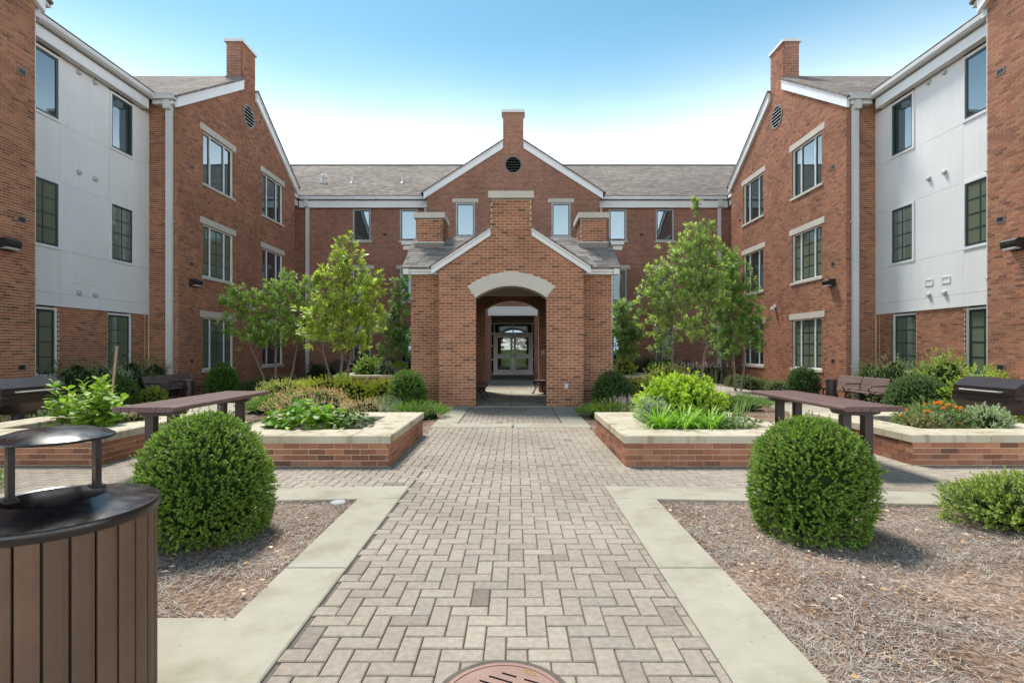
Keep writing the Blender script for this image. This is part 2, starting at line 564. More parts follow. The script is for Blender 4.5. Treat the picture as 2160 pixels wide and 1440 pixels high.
CH, BW, MJ = .0677, .2032, .0100
def brick_list(fr, u0, u1, z0, z1, ops=(), span=None, phase=0.0, proud=.007, rng=random):
    """world boxes of a running bond wall; ops are (ua,ub,za,zb) or functions z -> (a,b) or None; span(z)->(a,b)"""
    res = []
    k = 0
    while z0 + k * CH < z1 - .02:
        za = z0 + k * CH + MJ * .5; zb = min(z0 + (k + 1) * CH - MJ * .5, z1)
        zm = (za + zb) / 2
        a, b = (u0, u1) if span is None else span(zm)
        iv = [(a, b)]
        for op in ops:
            if callable(op):
                r = op(zm)
            else:
                r = (op[0], op[1]) if op[2] < zm < op[3] else None
            if r is None:
                continue
            nv = []
            for (p, q) in iv:
                if r[1] <= p or r[0] >= q:
                    nv.append((p, q)); continue
                if r[0] > p: nv.append((p, r[0]))
                if r[1] < q: nv.append((r[1], q))
            iv = nv
        off = phase + (k % 2) * BW * .5
        for (p, q) in iv:
            i = math.floor((p - off) / BW)
            while off + i * BW < q:
                x0 = max(p, off + i * BW + MJ * .5); x1 = min(q, off + (i + 1) * BW - MJ * .5)
                i += 1
                if x1 - x0 < .03:
                    continue
                c = min(1, max(0, rng.gauss(.55, .24)))
                pr = proud + rng.uniform(-.0015, .0015)
                P0 = fr.p(x0, -.03, za); P1 = fr.p(x1, pr, zb)
                res.append((min(P0[0], P1[0]), max(P0[0], P1[0]), min(P0[1], P1[1]), max(P0[1], P1[1]), za, zb, c))
        k += 1
    return res

def bricks_joined(boxes, parent, name='brick', mat=None):
    V = []; F = []; C = []
    fs = ((0, 2, 3, 1), (4, 5, 7, 6), (0, 1, 5, 4), (2, 6, 7, 3), (0, 4, 6, 2), (1, 3, 7, 5))
    for (x0, x1, y0, y1, z0, z1, c) in boxes:
        i = len(V)
        V += [(x, y, z) for z in (z0, z1) for y in (y0, y1) for x in (x0, x1)]
        for f in fs:
            F.append((f[0] + i, f[1] + i, f[2] + i, f[3] + i)); C.append(c)
    mb = MB(); mb.v = V; mb.f = F; mb.c = C
    o = part(mb, name, mat or M['brick'], parent)
    o['kind'] = 'stuff'
    return o

def bricks_split(boxes, parent, n=300, key=None):
    """the n that show largest as parts of their own, the rest joined"""
    key = key or (lambda b: (b[0] + b[1]) ** 2 / 4 + (b[2] + b[3]) ** 2 / 4 + ((b[4] + b[5]) / 2 - EYE) ** 2)
    s = sorted(boxes, key=key)
    brick_objs(s[:n], parent)
    if s[n:]:
        bricks_joined(s[n:], parent)

def subtract(iv, cut):
    res = []
    for (p, q) in iv:
        if cut[1] <= p or cut[0] >= q:
            res.append((p, q)); continue
        if cut[0] > p: res.append((p, cut[0]))
        if cut[1] < q: res.append((cut[1], q))
    return res

def wall_back(mb, fr, u0, u1, z0, z1, ops=(), n=0.0, depth=.14, gable=None):
    """mortar plane with rectangular holes and their reveals"""
    zs = sorted({z0, z1, *[min(max(o[2], z0), z1) for o in ops], *[min(max(o[3], z0), z1) for o in ops]})
    def q(pts):
        mb.face(pts if not fr.flip else pts[::-1])
    for za, zb in zip(zs[:-1], zs[1:]):
        iv = [(u0, u1)]
        for o in ops:
            if o[2] < (za + zb) / 2 < o[3]:
                iv = subtract(iv, (o[0], o[1]))
        for (a, b) in iv:
            q([fr.p(b, n, za), fr.p(a, n, za), fr.p(a, n, zb), fr.p(b, n, zb)])
    if gable:
        q([fr.p(u, n, z) for u, z in gable])
    for (a, b, c, d) in ops:
        q([fr.p(a, n, c), fr.p(b, n, c), fr.p(b, n - depth, c), fr.p(a, n - depth, c)])
        q([fr.p(a, n - depth, d), fr.p(b, n - depth, d), fr.p(b, n, d), fr.p(a, n, d)])
        q([fr.p(a, n - depth, c), fr.p(a, n - depth, d), fr.p(a, n, d), fr.p(a, n, c)])
        q([fr.p(b, n, c), fr.p(b, n, d), fr.p(b, n - depth, d), fr.p(b, n - depth, c)])

def window(root, fr, u0, u1, z0, z1, inset=.08, lites=((0, 1),), tw=.06, sw=.05, grid=None, gl='glass', lintel=0, sill=0, trim='frame', sash='sash', proud=0.0):
    mb = MB()
    nb, nf = -inset - .06, -inset + .02
    if proud: nb, nf = -.05, proud
    for (a, b, c, d) in ((u0, u1, z0, z0 + tw), (u0, u1, z1 - tw, z1), (u0, u0 + tw, z0 + tw, z1 - tw), (u1 - tw, u1, z0 + tw, z1 - tw)):
        mb.box(fr, a, b, nb, nf, c, d)
    iu0, iu1, iz0, iz1 = u0 + tw, u1 - tw, z0 + tw, z1 - tw
    W_ = iu1 - iu0
    for (a, b) in lites[1:]:
        x = iu0 + a * W_
        mb.box(fr, x - .03, x + .03, nb + .004, nf + .006, iz0, iz1)
    wobj = part(mb, 'window', M[trim], root)
    for k, (a, b) in enumerate(lites):
        a_ = iu0 + a * W_ + (.03 if k else 0); b_ = iu0 + b * W_ - (.03 if k < len(lites) - 1 else 0)
        sm = MB()
        n1 = nf - .025
        for (p, q, c, d) in ((a_, b_, iz0, iz0 + sw), (a_, b_, iz1 - sw, iz1), (a_, a_ + sw, iz0 + sw, iz1 - sw), (b_ - sw, b_, iz0 + sw, iz1 - sw)):
            sm.box(fr, p, q, nb + .008, n1, c, d)
        part(sm, 'sash', M[sash], wobj)
        pm = MB()
        pm.box(fr, a_ + sw * .8, b_ - sw * .8, nb + .012, n1 - .018, iz0 + sw * .8, iz1 - sw * .8)
        part(pm, 'pane', M[gl], wobj)
        if grid:
            cx, rx = grid
            if b_ - a_ < .5: cx = 1
            for i in range(1, cx):
                x = a_ + sw + (b_ - a_ - 2 * sw) * i / cx
                gm = MB()
                gm.box(fr, x - .011, x + .011, n1 - .017, n1 - .004, iz0 + sw, iz1 - sw)
                part(gm, 'muntin', M[sash], wobj)
            for i in range(1, rx):
                z = iz0 + sw + (iz1 - iz0 - 2 * sw) * i / rx
                gm = MB()
                gm.box(fr, a_ + sw, b_ - sw, n1 - .0165, n1 - .0045, z - .011, z + .011)
                part(gm, 'muntin', M[sash], wobj)
    if lintel:
        lm = MB()
        mid = (u0 + u1) / 2
        lm.box(fr, u0 - .19, mid - .003, -.10, .022, z1 + .004, z1 + lintel)
        lm.box(fr, mid + .003, u1 + .19, -.10, .022, z1 + .004, z1 + lintel)
        part(lm, 'lintel', M['stone_clean'], wobj)
    if sill:
        lm = MB()
        lm.box(fr, u0 - .08, u1 + .08, -inset - .02, .055, z0 - sill, z0 - .004)
        part(lm, 'sill', M['stone_clean'], wobj)
    return wobj
# ------------------------------------------------------------------ terrain
XS = -.09                      # axis of symmetry of the court
def gz(x, y=10):
    s = abs(x - XS)
    t = min(1, max(0, (s - 7.6) / 3.0))
    return -.03 - .33 * t * t * (3 - 2 * t)
xs_ = np.unique(np.concatenate([np.linspace(-600, -30, 12), np.linspace(-30, -12, 10), np.linspace(-12, 12, 97), np.linspace(12, 30, 10), np.linspace(30, 600, 12)]))
ys_ = np.unique(np.concatenate([np.linspace(-600, -20, 12), np.linspace(-20, 60, 81), np.linspace(60, 800, 14)]))
g = MB()
nx = len(xs_)
for y in ys_:
    for x in xs_:
        far = 1.0 if -14 < x < 14 and -10 < y < 35 else 0.0
        g.v.append((x, y, gz(x) + far * .008 * math.sin(3.1 * x + 1.7 * y) * math.sin(2.3 * y - x)))
for j in range(len(ys_) - 1):
    for i in range(nx - 1):
        g.f.append((j * nx + i, j * nx + i + 1, (j + 1) * nx + i + 1, (j + 1) * nx + i)); g.c.append(1)
solo(g, 'ground', M['mulch'], kind='structure', smooth=True)

# ------------------------------------------------------------------ residential wings, left and right of the court
SG, SW, SL = 11.6, 12.6, .637
FL = [0.0, 3.5, 7.0]
def wing(side):
    root = thing('residential_wing', ('three-storey brick wing with white panel recess behind the variegated and gold-green shrubs' if side < 0 else 'three-storey brick wing with white panel recess behind the pale round shrub and yellow-green bushes'), 'building',
                 (XS + side * 14, 16, -.4), group='twin brick wings flanking the courtyard')
    FF = Fr((XS + side * SG, 0, 0), (0, 1, 0), (-side, 0, 0))
    SF = Fr((XS, 0, 0), (side, 0, 0), (0, 1, 0))
    rnd = random.Random(5 + side)
    near_bricks = []; far_bricks = []
    for gi, yc in enumerate((22.9, 7.9)):
        y0, y1 = yc - 4.8, yc + 4.8
        ops = []
        for f in FL:
            for dc in (-2.3, 2.3):
                ops.append((yc + dc - 1.05, yc + dc + 1.05, .6 + f, 2.57 + f))
        mb = MB()
        zc = 10 + SL * 4.235
        wall_back(mb, FF, y0, y1, -.6, 10, ops, 0, .16, [(y1, 10), (y0, 10), (yc - .565, zc), (yc + .565, zc)])
        part(mb, 'wall', M['mortar'] if gi == 0 else M['brick_far'], root)
        cm = MB()
        cm.box(FF, yc - .565, yc + .565, -.66, -.002, 12.2, 14.5)
        ch = part(cm, 'chimney', M['brick_far'], root)
        cc = MB()
        cc.box(FF, yc - .65, yc + .65, -.74, .07, 14.5, 14.62)
        part(cc, 'chimney_cap', M['gutter'], ch)
        fm = MB()
        fm.box(FF, yc - .60, yc - .567, -.70, -.02, 12.62, 13.05)
        part(fm, 'flashing', M['flash'], ch)
        def span(z, yc=yc):
            h = 4.8 if z < 10 else max(.565, 4.8 - (z - 10) / SL)
            return (yc - h, yc + h)
        lint = [(o[0] - .19, o[1] + .19, o[3], o[3] + .24) for o in ops] + [(o[0] - .08, o[1] + .08, o[2] - .1, o[2]) for o in ops]
        vent = lambda z, yc=yc: (lambda h: (yc - h, yc + h) if h > 0 else None)(math.sqrt(max(0, .5 ** 2 - (z - 11.55) ** 2)))
        if gi == 0:
            far_bricks += brick_list(FF, y0, y1, -.6, 14.5, ops + lint + [vent], span, rng=rnd)
        else:
            bl = brick_list(FF, y0, y1, -.6, 10.4, ops + lint, span, rng=rnd)
            near_bricks += [b for b in bl if b[2] > 11.3]
            # mortar bed behind the modelled bricks at the far end of this gable
            mm_ = MB(); mm_.box(FF, 11.30, y1 - .001, -.02, .0015, -.6, 9.98)
            part(mm_, 'mortar_bed', M['mortar'], root)
        # windows
        for fi, f in enumerate(FL):
            for ci, dc in enumerate((-2.3, 2.3)):
                gl = ['glass_green', 'glass_green', 'glass'][fi]
                if fi < 2 and ci == 1: gl = 'glass'
                window(root, FF, yc + dc - 1.05, yc + dc + 1.05, .6 + f, 2.57 + f, .09, ((0, .25), (.25, .74), (.74, 1)), .055, .045,
                       (2, 4) if (fi < 2 and ci == 0) else None, gl, .24, .10, 'trim')
        # rakes
        for sgn in (-1, 1):
            mb = MB()
            pe = yc + sgn * 4.98; pi = yc + sgn * .57
            ze = 10.17 - SL * .18; zi = 10.17 + SL * 4.23
            mb.prism(FF, [(pe, ze - .38), (pi, zi - .38), (pi, zi - .06), (pe, ze - .06)], .008, .10)
            mb.prism(FF, [(pe, ze - .055), (pi, zi - .055), (pi, zi + .01), (pe, ze + .01)], .008, .13)
            part(mb, 'rake_board', M['trim'], root)
            rb = MB()
            rb.prism(FF, [(yc + sgn * 5.12, 10.16 - SL * .32), (yc, 10.19 + SL * 4.8), (yc, 10.29 + SL * 4.8), (yc + sgn * 5.14, 10.24 - SL * .34)], -.64, -6.6)
            rb.prism(FF, [(yc + sgn * 5.12, 10.16 - SL * .32), (yc + sgn * .568, 10.19 + SL * 4.232), (yc + sgn * .568, 10.29 + SL * 4.232), (yc + sgn * 5.14, 10.24 - SL * .34)], .16, -.639)
            part(rb, 'roof', M['shingle'], root)
        # round louvred vent
        vm = MB()
        seg = 32
        V = []
        for r, n in ((.50, .012), (.50, .035), (.42, .035), (.42, -.10)):
            for k in range(seg):
                an = 2 * math.pi * k / seg
                V.append(FF.p(yc + r * math.cos(an), n, 11.55 + r * math.sin(an)))
        F = [(i * seg + k, i * seg + (k + 1) % seg, (i + 1) * seg + (k + 1) % seg, (i + 1) * seg + k) for i in range(3) for k in range(seg)]
        vm.add(V, F, FF.flip)
        vo = part(vm, 'round_vent', M['flash'], root)
        dm = MB(); dm.add([FF.p(yc + .42 * math.cos(2 * math.pi * k / seg), .012, 11.55 + .42 * math.sin(2 * math.pi * k / seg)) for k in range(seg)], [tuple(range(seg))])
        part(dm, 'backing', M['void'], vo)
        for k in range(5):
            z = 11.55 + (k - 2) * .145
            h = math.sqrt(.41 ** 2 - (z - 11.55) ** 2)
            sm = MB(); sm.prism(Fr(FF.p(0, 0, 0), FF.N, FF.U), [(.014, z - .007), (.045, z - .007), (.045, z + .007), (.014, z + .007)], yc - h, yc + h)
            part(sm, 'louver', M['trim'], vo)
        # near and far returns
        for yy, nn in ((y0, -1), (y1, 1)):
            RF = Fr((XS, yy, 0), (side, 0, 0), (0, nn, 0))
            mb = MB()
            mb.box(RF, SG + .001, SW + .4, -.2, 0 if nn < 0 else -.002, -.6, 9.95)
            part(mb, 'wall', M['mortar'] if (gi == 0 and nn < 0) else M['brick_far'], root)
            if gi == 0 and nn < 0:
                far_bricks += brick_list(RF, SG, SW, -.6, 9.78, (), None, .1, rng=rnd)
        # eave on the return walls
        for sg2, ya in ((-1, y0), (1, y1)):
            e = MB()
            e.box(SF, SG + .02, SW - .25, min(ya, ya + sg2 * .22), max(ya, ya + sg2 * .22), 9.78, 9.90)
            part(e, 'soffit', M['trim'], root)
            e = MB()
            e.box(SF, SG - .08, SW - .24, min(ya + sg2 * .2, ya + sg2 * .36), max(ya + sg2 * .2, ya + sg2 * .36), 9.905, 10.05)
            e.box(SF, SG - .085, SW - .235, min(ya + sg2 * .34, ya + sg2 * .375), max(ya + sg2 * .34, ya + sg2 * .375), 10.03, 10.075)
            part(e, 'gutter', M['gutter'], root)
            # downspout
            d = MB()
            yn = ya + sg2 * .05; yf = ya + sg2 * .17
            d.box(SF, SG + .13, SG + .33, min(yn, yf), max(yn, yf), -.55, 9.60)
            d.box(SF, SG + .12, SG + .34, min(yn, ya + sg2 * .30), max(yn, ya + sg2 * .30), 9.60, 9.90)
            dn = part(d, 'downspout', M['gutter'], root)
            for zz in (.75, 3.1, 5.75):
                st = MB(); st.box(SF, SG + .08, SG + .345, min(yn, ya + sg2 * .182), max(yn, ya + sg2 * .182), zz, zz + .03)
                part(st, 'strap', M['gutter'], dn)
        # wall lights and little brick vents
        for dy in ((-4.0,) if gi == 0 else (4.0,)):
            lm = MB()
            yy = yc + dy
            prof = [(.008, 3.63), (.24, 3.70), (.27, 3.76), (.27, 3.84), (.22, 3.89), (.008, 3.90)]
            lm.prism(Fr(FF.p(0, 0, 0), FF.N, FF.U), prof, yy - .19, yy + .19)
            lo = part(lm, 'wall_light', M['dark'], root)
            ln_ = MB(); ln_.box(FF, yy - .15, yy + .15, .09, .25, 3.645, 3.69)
            part(ln_, 'lens', M['grey_box'], lo)
        for dy in (-4.05, 3.75) if gi == 0 else (3.55, 4.45):
            for zz in (.86, 4.36, 7.86):
                bm_ = MB()
                yy = yc + dy
                for (p, q, c, d) in ((yy - .11, yy + .11, zz, zz + .03), (yy - .11, yy + .11, zz + .13, zz + .16), (yy - .11, yy - .08, zz + .03, zz + .13), (yy + .08, yy + .11, zz + .03, zz + .13)):
                    bm_.box(FF, p, q, -.01, .02, c, d)
                bo = part(bm_, 'wall_vent', M['flash'], root)
                b2 = MB(); b2.box(FF, yy - .08, yy + .08, -.01, .011, zz + .03, zz + .13)
                part(b2, 'vent_grille', M['dark'], bo)
    bricks_joined(far_bricks, root)
    bricks_split(near_bricks, root, 300, key=lambda b: -b[2] * 3 + abs((b[4] + b[5]) / 2 - 3.5))
    # security camera on the gable
    sc = MB()
    sc.box(FF, 22.95, 23.09, .008, .06, 3.20, 3.34)
    P = FF.p(23.02, .13, 3.13)
    sc.lathe([(.001, .11), (.05, .10), (.085, .05), (.09, 0), (.075, -.05), (.001, -.085)], P, 16)
    part(sc, 'security_camera', M['white_plastic'], root, smooth=True)

    # white panel recess
    PF = Fr((XS + side * SW, 0, 0), (0, 1, 0), (-side, 0, 0))
    Y0, Y1 = 12.7, 18.1
    win = [(13.50, 14.55), (16.32, 17.36)]
    zw = [(.63, 2.47), (4.13, 6.02), (7.66, 9.50)]
    bk = MB(); bk.box(PF, Y0, Y1, -.3, -.17, 2.5, 9.9)
    part(bk, 'wall_sheathing', M['dark'], root)
    uz = [Y0, 13.50, 14.55, 16.32, 17.36, Y1]
    zz = [2.56, 2.92, 4.13, 6.02, 7.66, 9.53]
    holes = [(a, b, c, d) for (a, b) in win for (c, d) in zw[1:]]
    def panel(a, b, c, d):
        pm = MB(); pm.box(PF, a + .003, b - .003, -.15, 0, c + .003, d - .003)
        part(pm, 'panel', M['panel'], root)
    panel(Y0, 14.55, 2.56, 2.92); panel(14.55, Y1, 2.56, 2.92)
    panel(Y0, 14.55, 2.92, 4.13); panel(14.55, Y1, 2.92, 4.13)
    panel(Y0, 14.55, 6.02, 7.66); panel(14.55, 16.32, 6.02, 7.66); panel(16.32, Y1, 6.02, 7.66)
    for c, d in ((4.13, 6.02), (7.66, 9.53)):
        panel(Y0, 13.5, c, d); panel(14.55, 16.32, c, d); panel(17.36, Y1, c, d)
    for fi, (c, d) in enumerate(zw):
        for wi, (a, b) in enumerate(win):
            gl = [['glass_green', 'glass_green'], ['glass_green', 'glass_blind'], ['glass', 'glass']][fi][wi]
            grid = None if fi == 2 and wi == 0 else (2, 4)
            if fi == 2: grid = None
            if fi == 0:
                continue
            window(root, PF, a, b, c, d - (.0 if fi < 2 else .02), .03, ((0, 1),), .075, .06, grid, gl, 0, 0, 'panel', proud=.03)
    # brick ground floor of the recess, set back a little
    GF = Fr((XS + side * (SW + .05), 0, 0), (0, 1, 0), (-side, 0, 0))
    ops = [(a, b, c, d + .1) for (a, b), (c, d) in ((win[0], zw[0]), (win[1], zw[0]))]
    mb = MB(); wall_back(mb, GF, Y0, Y1, -.6, 2.57, ops, 0, .2)
    part(mb, 'wall', M['mortar'], root)
    bricks_joined(brick_list(GF, Y0, 17.93, -.6, 2.55, ops, None, .05, rng=rnd) + brick_list(GF, 17.97, Y1, -.6, 2.55, (), None, .05, rng=rnd), root)
    for wi, (a, b) in enumerate(win):
        window(root, GF, a, b, .63, 2.52, .06, ((0, 1),), .06, .06, (2, 4), 'glass_green', 0, 0, 'trim')
    # frieze, soffit and gutter
    e = MB(); e.box(PF, Y0 + .01, Y1 - .36, .004, .24, 9.54, 9.86)
    part(e, 'frieze', M['trim'], root)
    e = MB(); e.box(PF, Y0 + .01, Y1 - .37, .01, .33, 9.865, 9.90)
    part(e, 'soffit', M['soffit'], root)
    e = MB()
    YE = Y1 - .38
    e.prism(Fr(PF.p(0, 0, 0), PF.N, PF.U), [(.24, 9.905), (.34, 9.905), (.40, 9.97), (.41, 10.08), (.24, 10.08)], Y0 + .01, YE + .02)
    part(e, 'gutter', M['gutter'], root)
    # little round vents and square vents on the panels
    for (y, z) in ((15.16, 6.52), (15.74, 6.52), (15.16, 3.02), (15.74, 3.02), (15.16, 9.42), (15.74, 9.42)):
        v = MB()
        P = PF.p(y, 0, z)
        pr = [(.0, .075), (.05, .07), (.075, .05), (.08, .0)]
        V = []; seg = 14
        for d_, r in pr:
            for k in range(seg):
                an = 2 * math.pi * k / seg
                V.append(PF.p(y + r * math.cos(an), d_, z + r * math.sin(an) - d_ * .25))
        F = [(i * seg + k, i * seg + (k + 1) % seg, (i + 1) * seg + (k + 1) % seg, (i + 1) * seg + k) for i in range(3) for k in range(seg)]
        v.add(V, F)
        part(v, 'round_vent_hood', M['frame'], root, smooth=True)
    for y in (15.13, 15.75):
        v = MB()
        for (p, q, c, d) in ((y - .15, y + .15, 3.28, 3.31), (y - .15, y + .15, 3.45, 3.48), (y - .15, y - .12, 3.31, 3.45), (y + .12, y + .15, 3.31, 3.45)):
            v.box(PF, p, q, -.01, .02, c, d)
        v.box(PF, y - .12, y + .12, -.01, .006, 3.31, 3.45)
        part(v, 'square_vent', M['panel'], root)
    # brick link towards the rear block and the wing roof
    e = MB(); e.box(PF, 27.7, 30.1, -.3, 0, -.6, 9.9)
    part(e, 'wall', M['brick_far'], root)
    e = MB(); e.box(PF, 27.71, 29.9, .004, .24, 9.54, 9.86)
    e.box(PF, 27.71, 29.6, .245, .41, 9.905, 10.08)
    part(e, 'frieze', M['trim'], root)
    rb = MB()
    UF = Fr((XS, 0, 0), (side, 0, 0), (0, 1, 0))
    rb.prism(UF, [(12.22, 10.06), (18.2, 10.06 + SL * 5.98), (24.2, 10.06), (24.2, 10.14), (18.2, 10.16 + SL * 5.98), (12.18, 10.12)], 2.4, 36.0)
    part(rb, 'roof', M['shingle'], root)
    ow = MB()
    ow.box(SF, 23.8, 24.0, 2.8, 36, -.6, 10.05)
    ow.box(SF, 12.0, 23.8, 2.8, 3.05, -.6, 9.9)
    part(ow, 'wall', M['brick_far'], root)
    # roof pipe
    pm = MB(); pm.tube([(XS + side * 16.2, 15.2, 12.3), (XS + side * 16.2, 15.2, 14.0)], .06, 10)
    part(pm, 'vent_pipe', M['white_plastic'], root)
wing(-1)
wing(1)

# ------------------------------------------------------------------ rear block
root = thing('rear_block', 'long three-storey brick block with central chimney gable and grey shingle roof', 'building', (XS, 34, -.4))
WFm = Fr((XS, 30.1, 0), (1, 0, 0), (0, -1, 0))
CF = Fr((XS, 29.0, 0), (1, 0, 0), (0, -1, 0))
zrow = [(.55, 2.45), (4.1, 5.98), (7.6, 9.44)]
for sgn in (-1, 1):
    ops = [(sgn * c - .52, sgn * c + .52, a, b) for c in (6.03, 8.75) for (a, b) in zrow]
    mb = MB()
    wall_back(mb, WFm, min(sgn * 4.8, sgn * 12.7), max(sgn * 4.8, sgn * 12.7), -.6, 9.95, ops, 0, .15)
    part(mb, 'wall', M['brick_far'], root)
    for c in (6.03, 8.75):
        for fi, (a, b) in enumerate(zrow):
            window(root, WFm, sgn * c - .52, sgn * c + .52, a, b, .06, ((0, 1),), .075, .05, None,
                   ['glass', 'glass_green', 'glass'][fi], 0 if fi == 2 else .22, .10, 'frame')
    e = MB(); e.box(WFm, min(sgn * 4.85, sgn * 12.3), max(sgn * 4.85, sgn * 12.3), .004, .2, 9.47, 9.86)
    part(e, 'frieze', M['trim'], root)
    e = MB(); e.box(WFm, min(sgn * 4.85, sgn * 12.2), max(sgn * 4.85, sgn * 12.2), .205, .38, 9.90, 10.08)
    part(e, 'gutter', M['gutter'], root)
    d = MB()
    d.box(WFm, sgn * 11.85 - .1, sgn * 11.85 + .1, .03, .14, -.6, 9.5)
    d.box(WFm, sgn * 11.85 - .11, sgn * 11.85 + .11, .03, .30, 9.5, 9.9)
    part(d, 'downspout', M['gutter'], root)
    d = MB()
    d.box(WFm, sgn * 5.05 - .05, sgn * 5.05 + .05, .03, .14, 6.5, 9.9)
    part(d, 'downspout', M['gutter'], root)
    mb = MB(); mb.box(Fr((XS, 0, 0), (sgn, 0, 0), (0, 1, 0)), 4.6, 4.8, 29.2, 30.1, -.6, 9.95)
    part(mb, 'wall', M['brick_far'], root)
    for zz in (7.9, 4.4):
        v = MB(); v.box(WFm, sgn * 7.4 - .1, sgn * 7.4 + .1, -.01, .02, zz, zz + .14)
        part(v, 'wall_vent', M['dark'], root)
# main roof
rb = MB()
RFm = Fr((XS, 30.1, 0), (0, 1, 0), (1, 0, 0))
rb.prism(RFm, [(-.36, 10.06), (5.5, 10.06 + SL * 5.86), (11.4, 10.06), (11.4, 10.14), (5.5, 10.16 + SL * 5.86), (-.40, 10.12)], -19, 19)
part(rb, 'roof', M['shingle'], root)
rc = MB(); rc.box(WF, XS - 19, XS + 19, 35.5, 35.7, 13.86, 13.93)
part(rc, 'ridge_cap', M['flash'], root)
# central bay
ops = [(sg * 2.66 - .535, sg * 2.66 + .535, a, b + .06) for sg in (-1, 1) for (a, b) in zrow[1:]]
mb = MB()
zc = 10 + SL * 4.235
wall_back(mb, CF, -4.8, 4.8, 5.0, 10, ops, 0, .15, [(4.8, 10), (-4.8, 10), (-.565, zc), (.565, zc)])
part(mb, 'wall', M['brick_far'], root)
for sg in (-1, 1):
    for fi, (a, b) in enumerate(zrow[1:]):
        window(root, CF, sg * 2.66 - .535, sg * 2.66 + .535, a, b + .06, .06, ((0, 1),), .075, .05, None, 'glass', .22, .10, 'frame')
    mb = MB()
    pe, pi = sg * 4.98, sg * .57
    ze, zi = 10.17 - SL * .18, 10.17 + SL * 4.23
    mb.prism(CF, [(pe, ze - .38), (pi, zi - .38), (pi, zi - .06), (pe, ze - .06)], .004, .10)
    mb.prism(CF, [(pe, ze - .055), (pi, zi - .055), (pi, zi + .01), (pe, ze + .01)], .004, .13)
    part(mb, 'rake_board', M['trim'], root)
    rb = MB()
    rb.prism(CF, [(sg * 5.12, 10.16 - SL * .32), (0, 10.19 + SL * 4.8), (0, 10.29 + SL * 4.8), (sg * 5.14, 10.24 - SL * .34)], -.64, -6.4)
    rb.prism(CF, [(sg * 5.12, 10.16 - SL * .32), (sg * .568, 10.19 + SL * 4.232), (sg * .568, 10.29 + SL * 4.232), (sg * 5.14, 10.24 - SL * .34)], .16, -.639)
    part(rb, 'roof', M['shingle'], root)
cm = MB(); cm.box(CF, -.565, .565, -.66, .002, 12.3, 14.5)
ch = part(cm, 'chimney', M['brick_far'], root)
cc = MB(); cc.box(CF, -.65, .65, -.74, .07, 14.5, 14.66)
part(cc, 'chimney_cap', M['gutter'], ch)
vm = MB(); seg = 32; V = []
for r, n in ((.50, .002), (.50, .03), (.42, .03), (.42, -.10)):
    for k in range(seg):
        an = 2 * math.pi * k / seg
        V.append(CF.p(r * math.cos(an), n, 11.6 + r * math.sin(an)))
vm.add(V, [(i * seg + k, i * seg + (k + 1) % seg, (i + 1) * seg + (k + 1) % seg, (i + 1) * seg + k) for i in range(3) for k in range(seg)])
vo = part(vm, 'round_vent', M['flash'], root)
dm = MB(); dm.add([CF.p(.42 * math.cos(2 * math.pi * k / seg), .005, 11.6 + .42 * math.sin(2 * math.pi * k / seg)) for k in range(seg)], [tuple(range(seg))])
part(dm, 'backing', M['void'], vo)
for k in range(5):
    z = 11.6 + (k - 2) * .145
    h = math.sqrt(.41 ** 2 - (z - 11.6) ** 2)
    sm = MB(); sm.prism(Fr(CF.p(0, 0, 0), CF.N, CF.U), [(.006, z - .008), (.04, z - .008), (.04, z + .008), (.006, z + .008)], -h, h)
    part(sm, 'louver', M['sash'], vo)
# roof pipes
for px_, kind in ((-11.9, 'j'), (-10.0, 's'), (-6.9, 's')):
    y = 32.0; zb = 10.06 + SL * (y - 29.74)
    pm = MB()
    if kind == 'j':
        pm.tube([(px_, y, zb - .1), (px_, y, zb + .42), (px_ + .07, y, zb + .55), (px_ + .2, y, zb + .58), (px_ + .30, y, zb + .48), (px_ + .31, y, zb + .36)], .085, 10)
        pm.box(WF, px_ - .18, px_ + .18, y - .15, y + .15, zb - .12, zb + .05)
    else:
        pm.tube([(px_, y, zb - .1), (px_, y, zb + .42)], .06, 10)
        pm.lathe([(.19, -.05), (.12, .06), (.07, .10)], (px_, y, zb), 12)
    part(pm, 'vent_pipe', M['white_plastic'], root, smooth=True)
# entry block in front of the central bay
EF = Fr((XS, 22.2, 0), (1, 0, 0), (0, -1, 0))
mb = MB()
wall_back(mb, EF, -4.3, 4.3, -.5, 5.7, [(-.92, .92, -.5, 2.8), (-3.7, -1.45, -.5, 2.8), (1.45, 3.7, -.5, 2.8)], 0, .5)  # outer two openings are added, unseen from the path, to let light into the porch
for sg in (-1, 1):
    mb.box(Fr((XS, 0, 0), (sg, 0, 0), (0, 1, 0)), 4.1, 4.299, 22.21, 29.0, -.5, 5.7)
part(mb, 'entry_wall', M['brick_far'], root)
e = MB()
e.box(EF, -1.05, 1.05, .004, .10, 2.79, 3.18)
part(e, 'entry_fascia', M['trim'], root)
e = MB()
e.box(EF, -4.62, 4.62, .02, .22, 5.55, 5.72)
e.box(EF, -4.66, 4.66, .23, .38, 5.74, 5.90)
part(e, 'gutter', M['gutter'], root)
d = MB()
d.box(EF, 4.16, 4.26, .03, .12, -.5, 5.55); d.box(EF, -4.26, -4.16, .03, .12, -.5, 5.55)
part(d, 'downspout', M['gutter'], root)
rb = MB(); rb.prism(Fr((XS, 22.2, 0), (0, 1, 0), (1, 0, 0)), [(-.35, 5.92), (6.8, 6.9), (6.8, 7.0), (-.38, 5.98)], -4.7, 4.7)
part(rb, 'roof', M['shingle'], root)
e = MB()
e.box(WF, XS - 4.08, XS + 4.08, 22.71, 27.5, 2.95, 3.05)
part(e, 'porch_ceiling', M['interior'], root)
e = MB()
e.box(WF, XS - 4.08, XS - 1.80, 27.45, 27.6, -.1, 2.94); e.box(WF, XS + 1.80, XS + 4.08, 27.45, 27.6, -.1, 2.94)
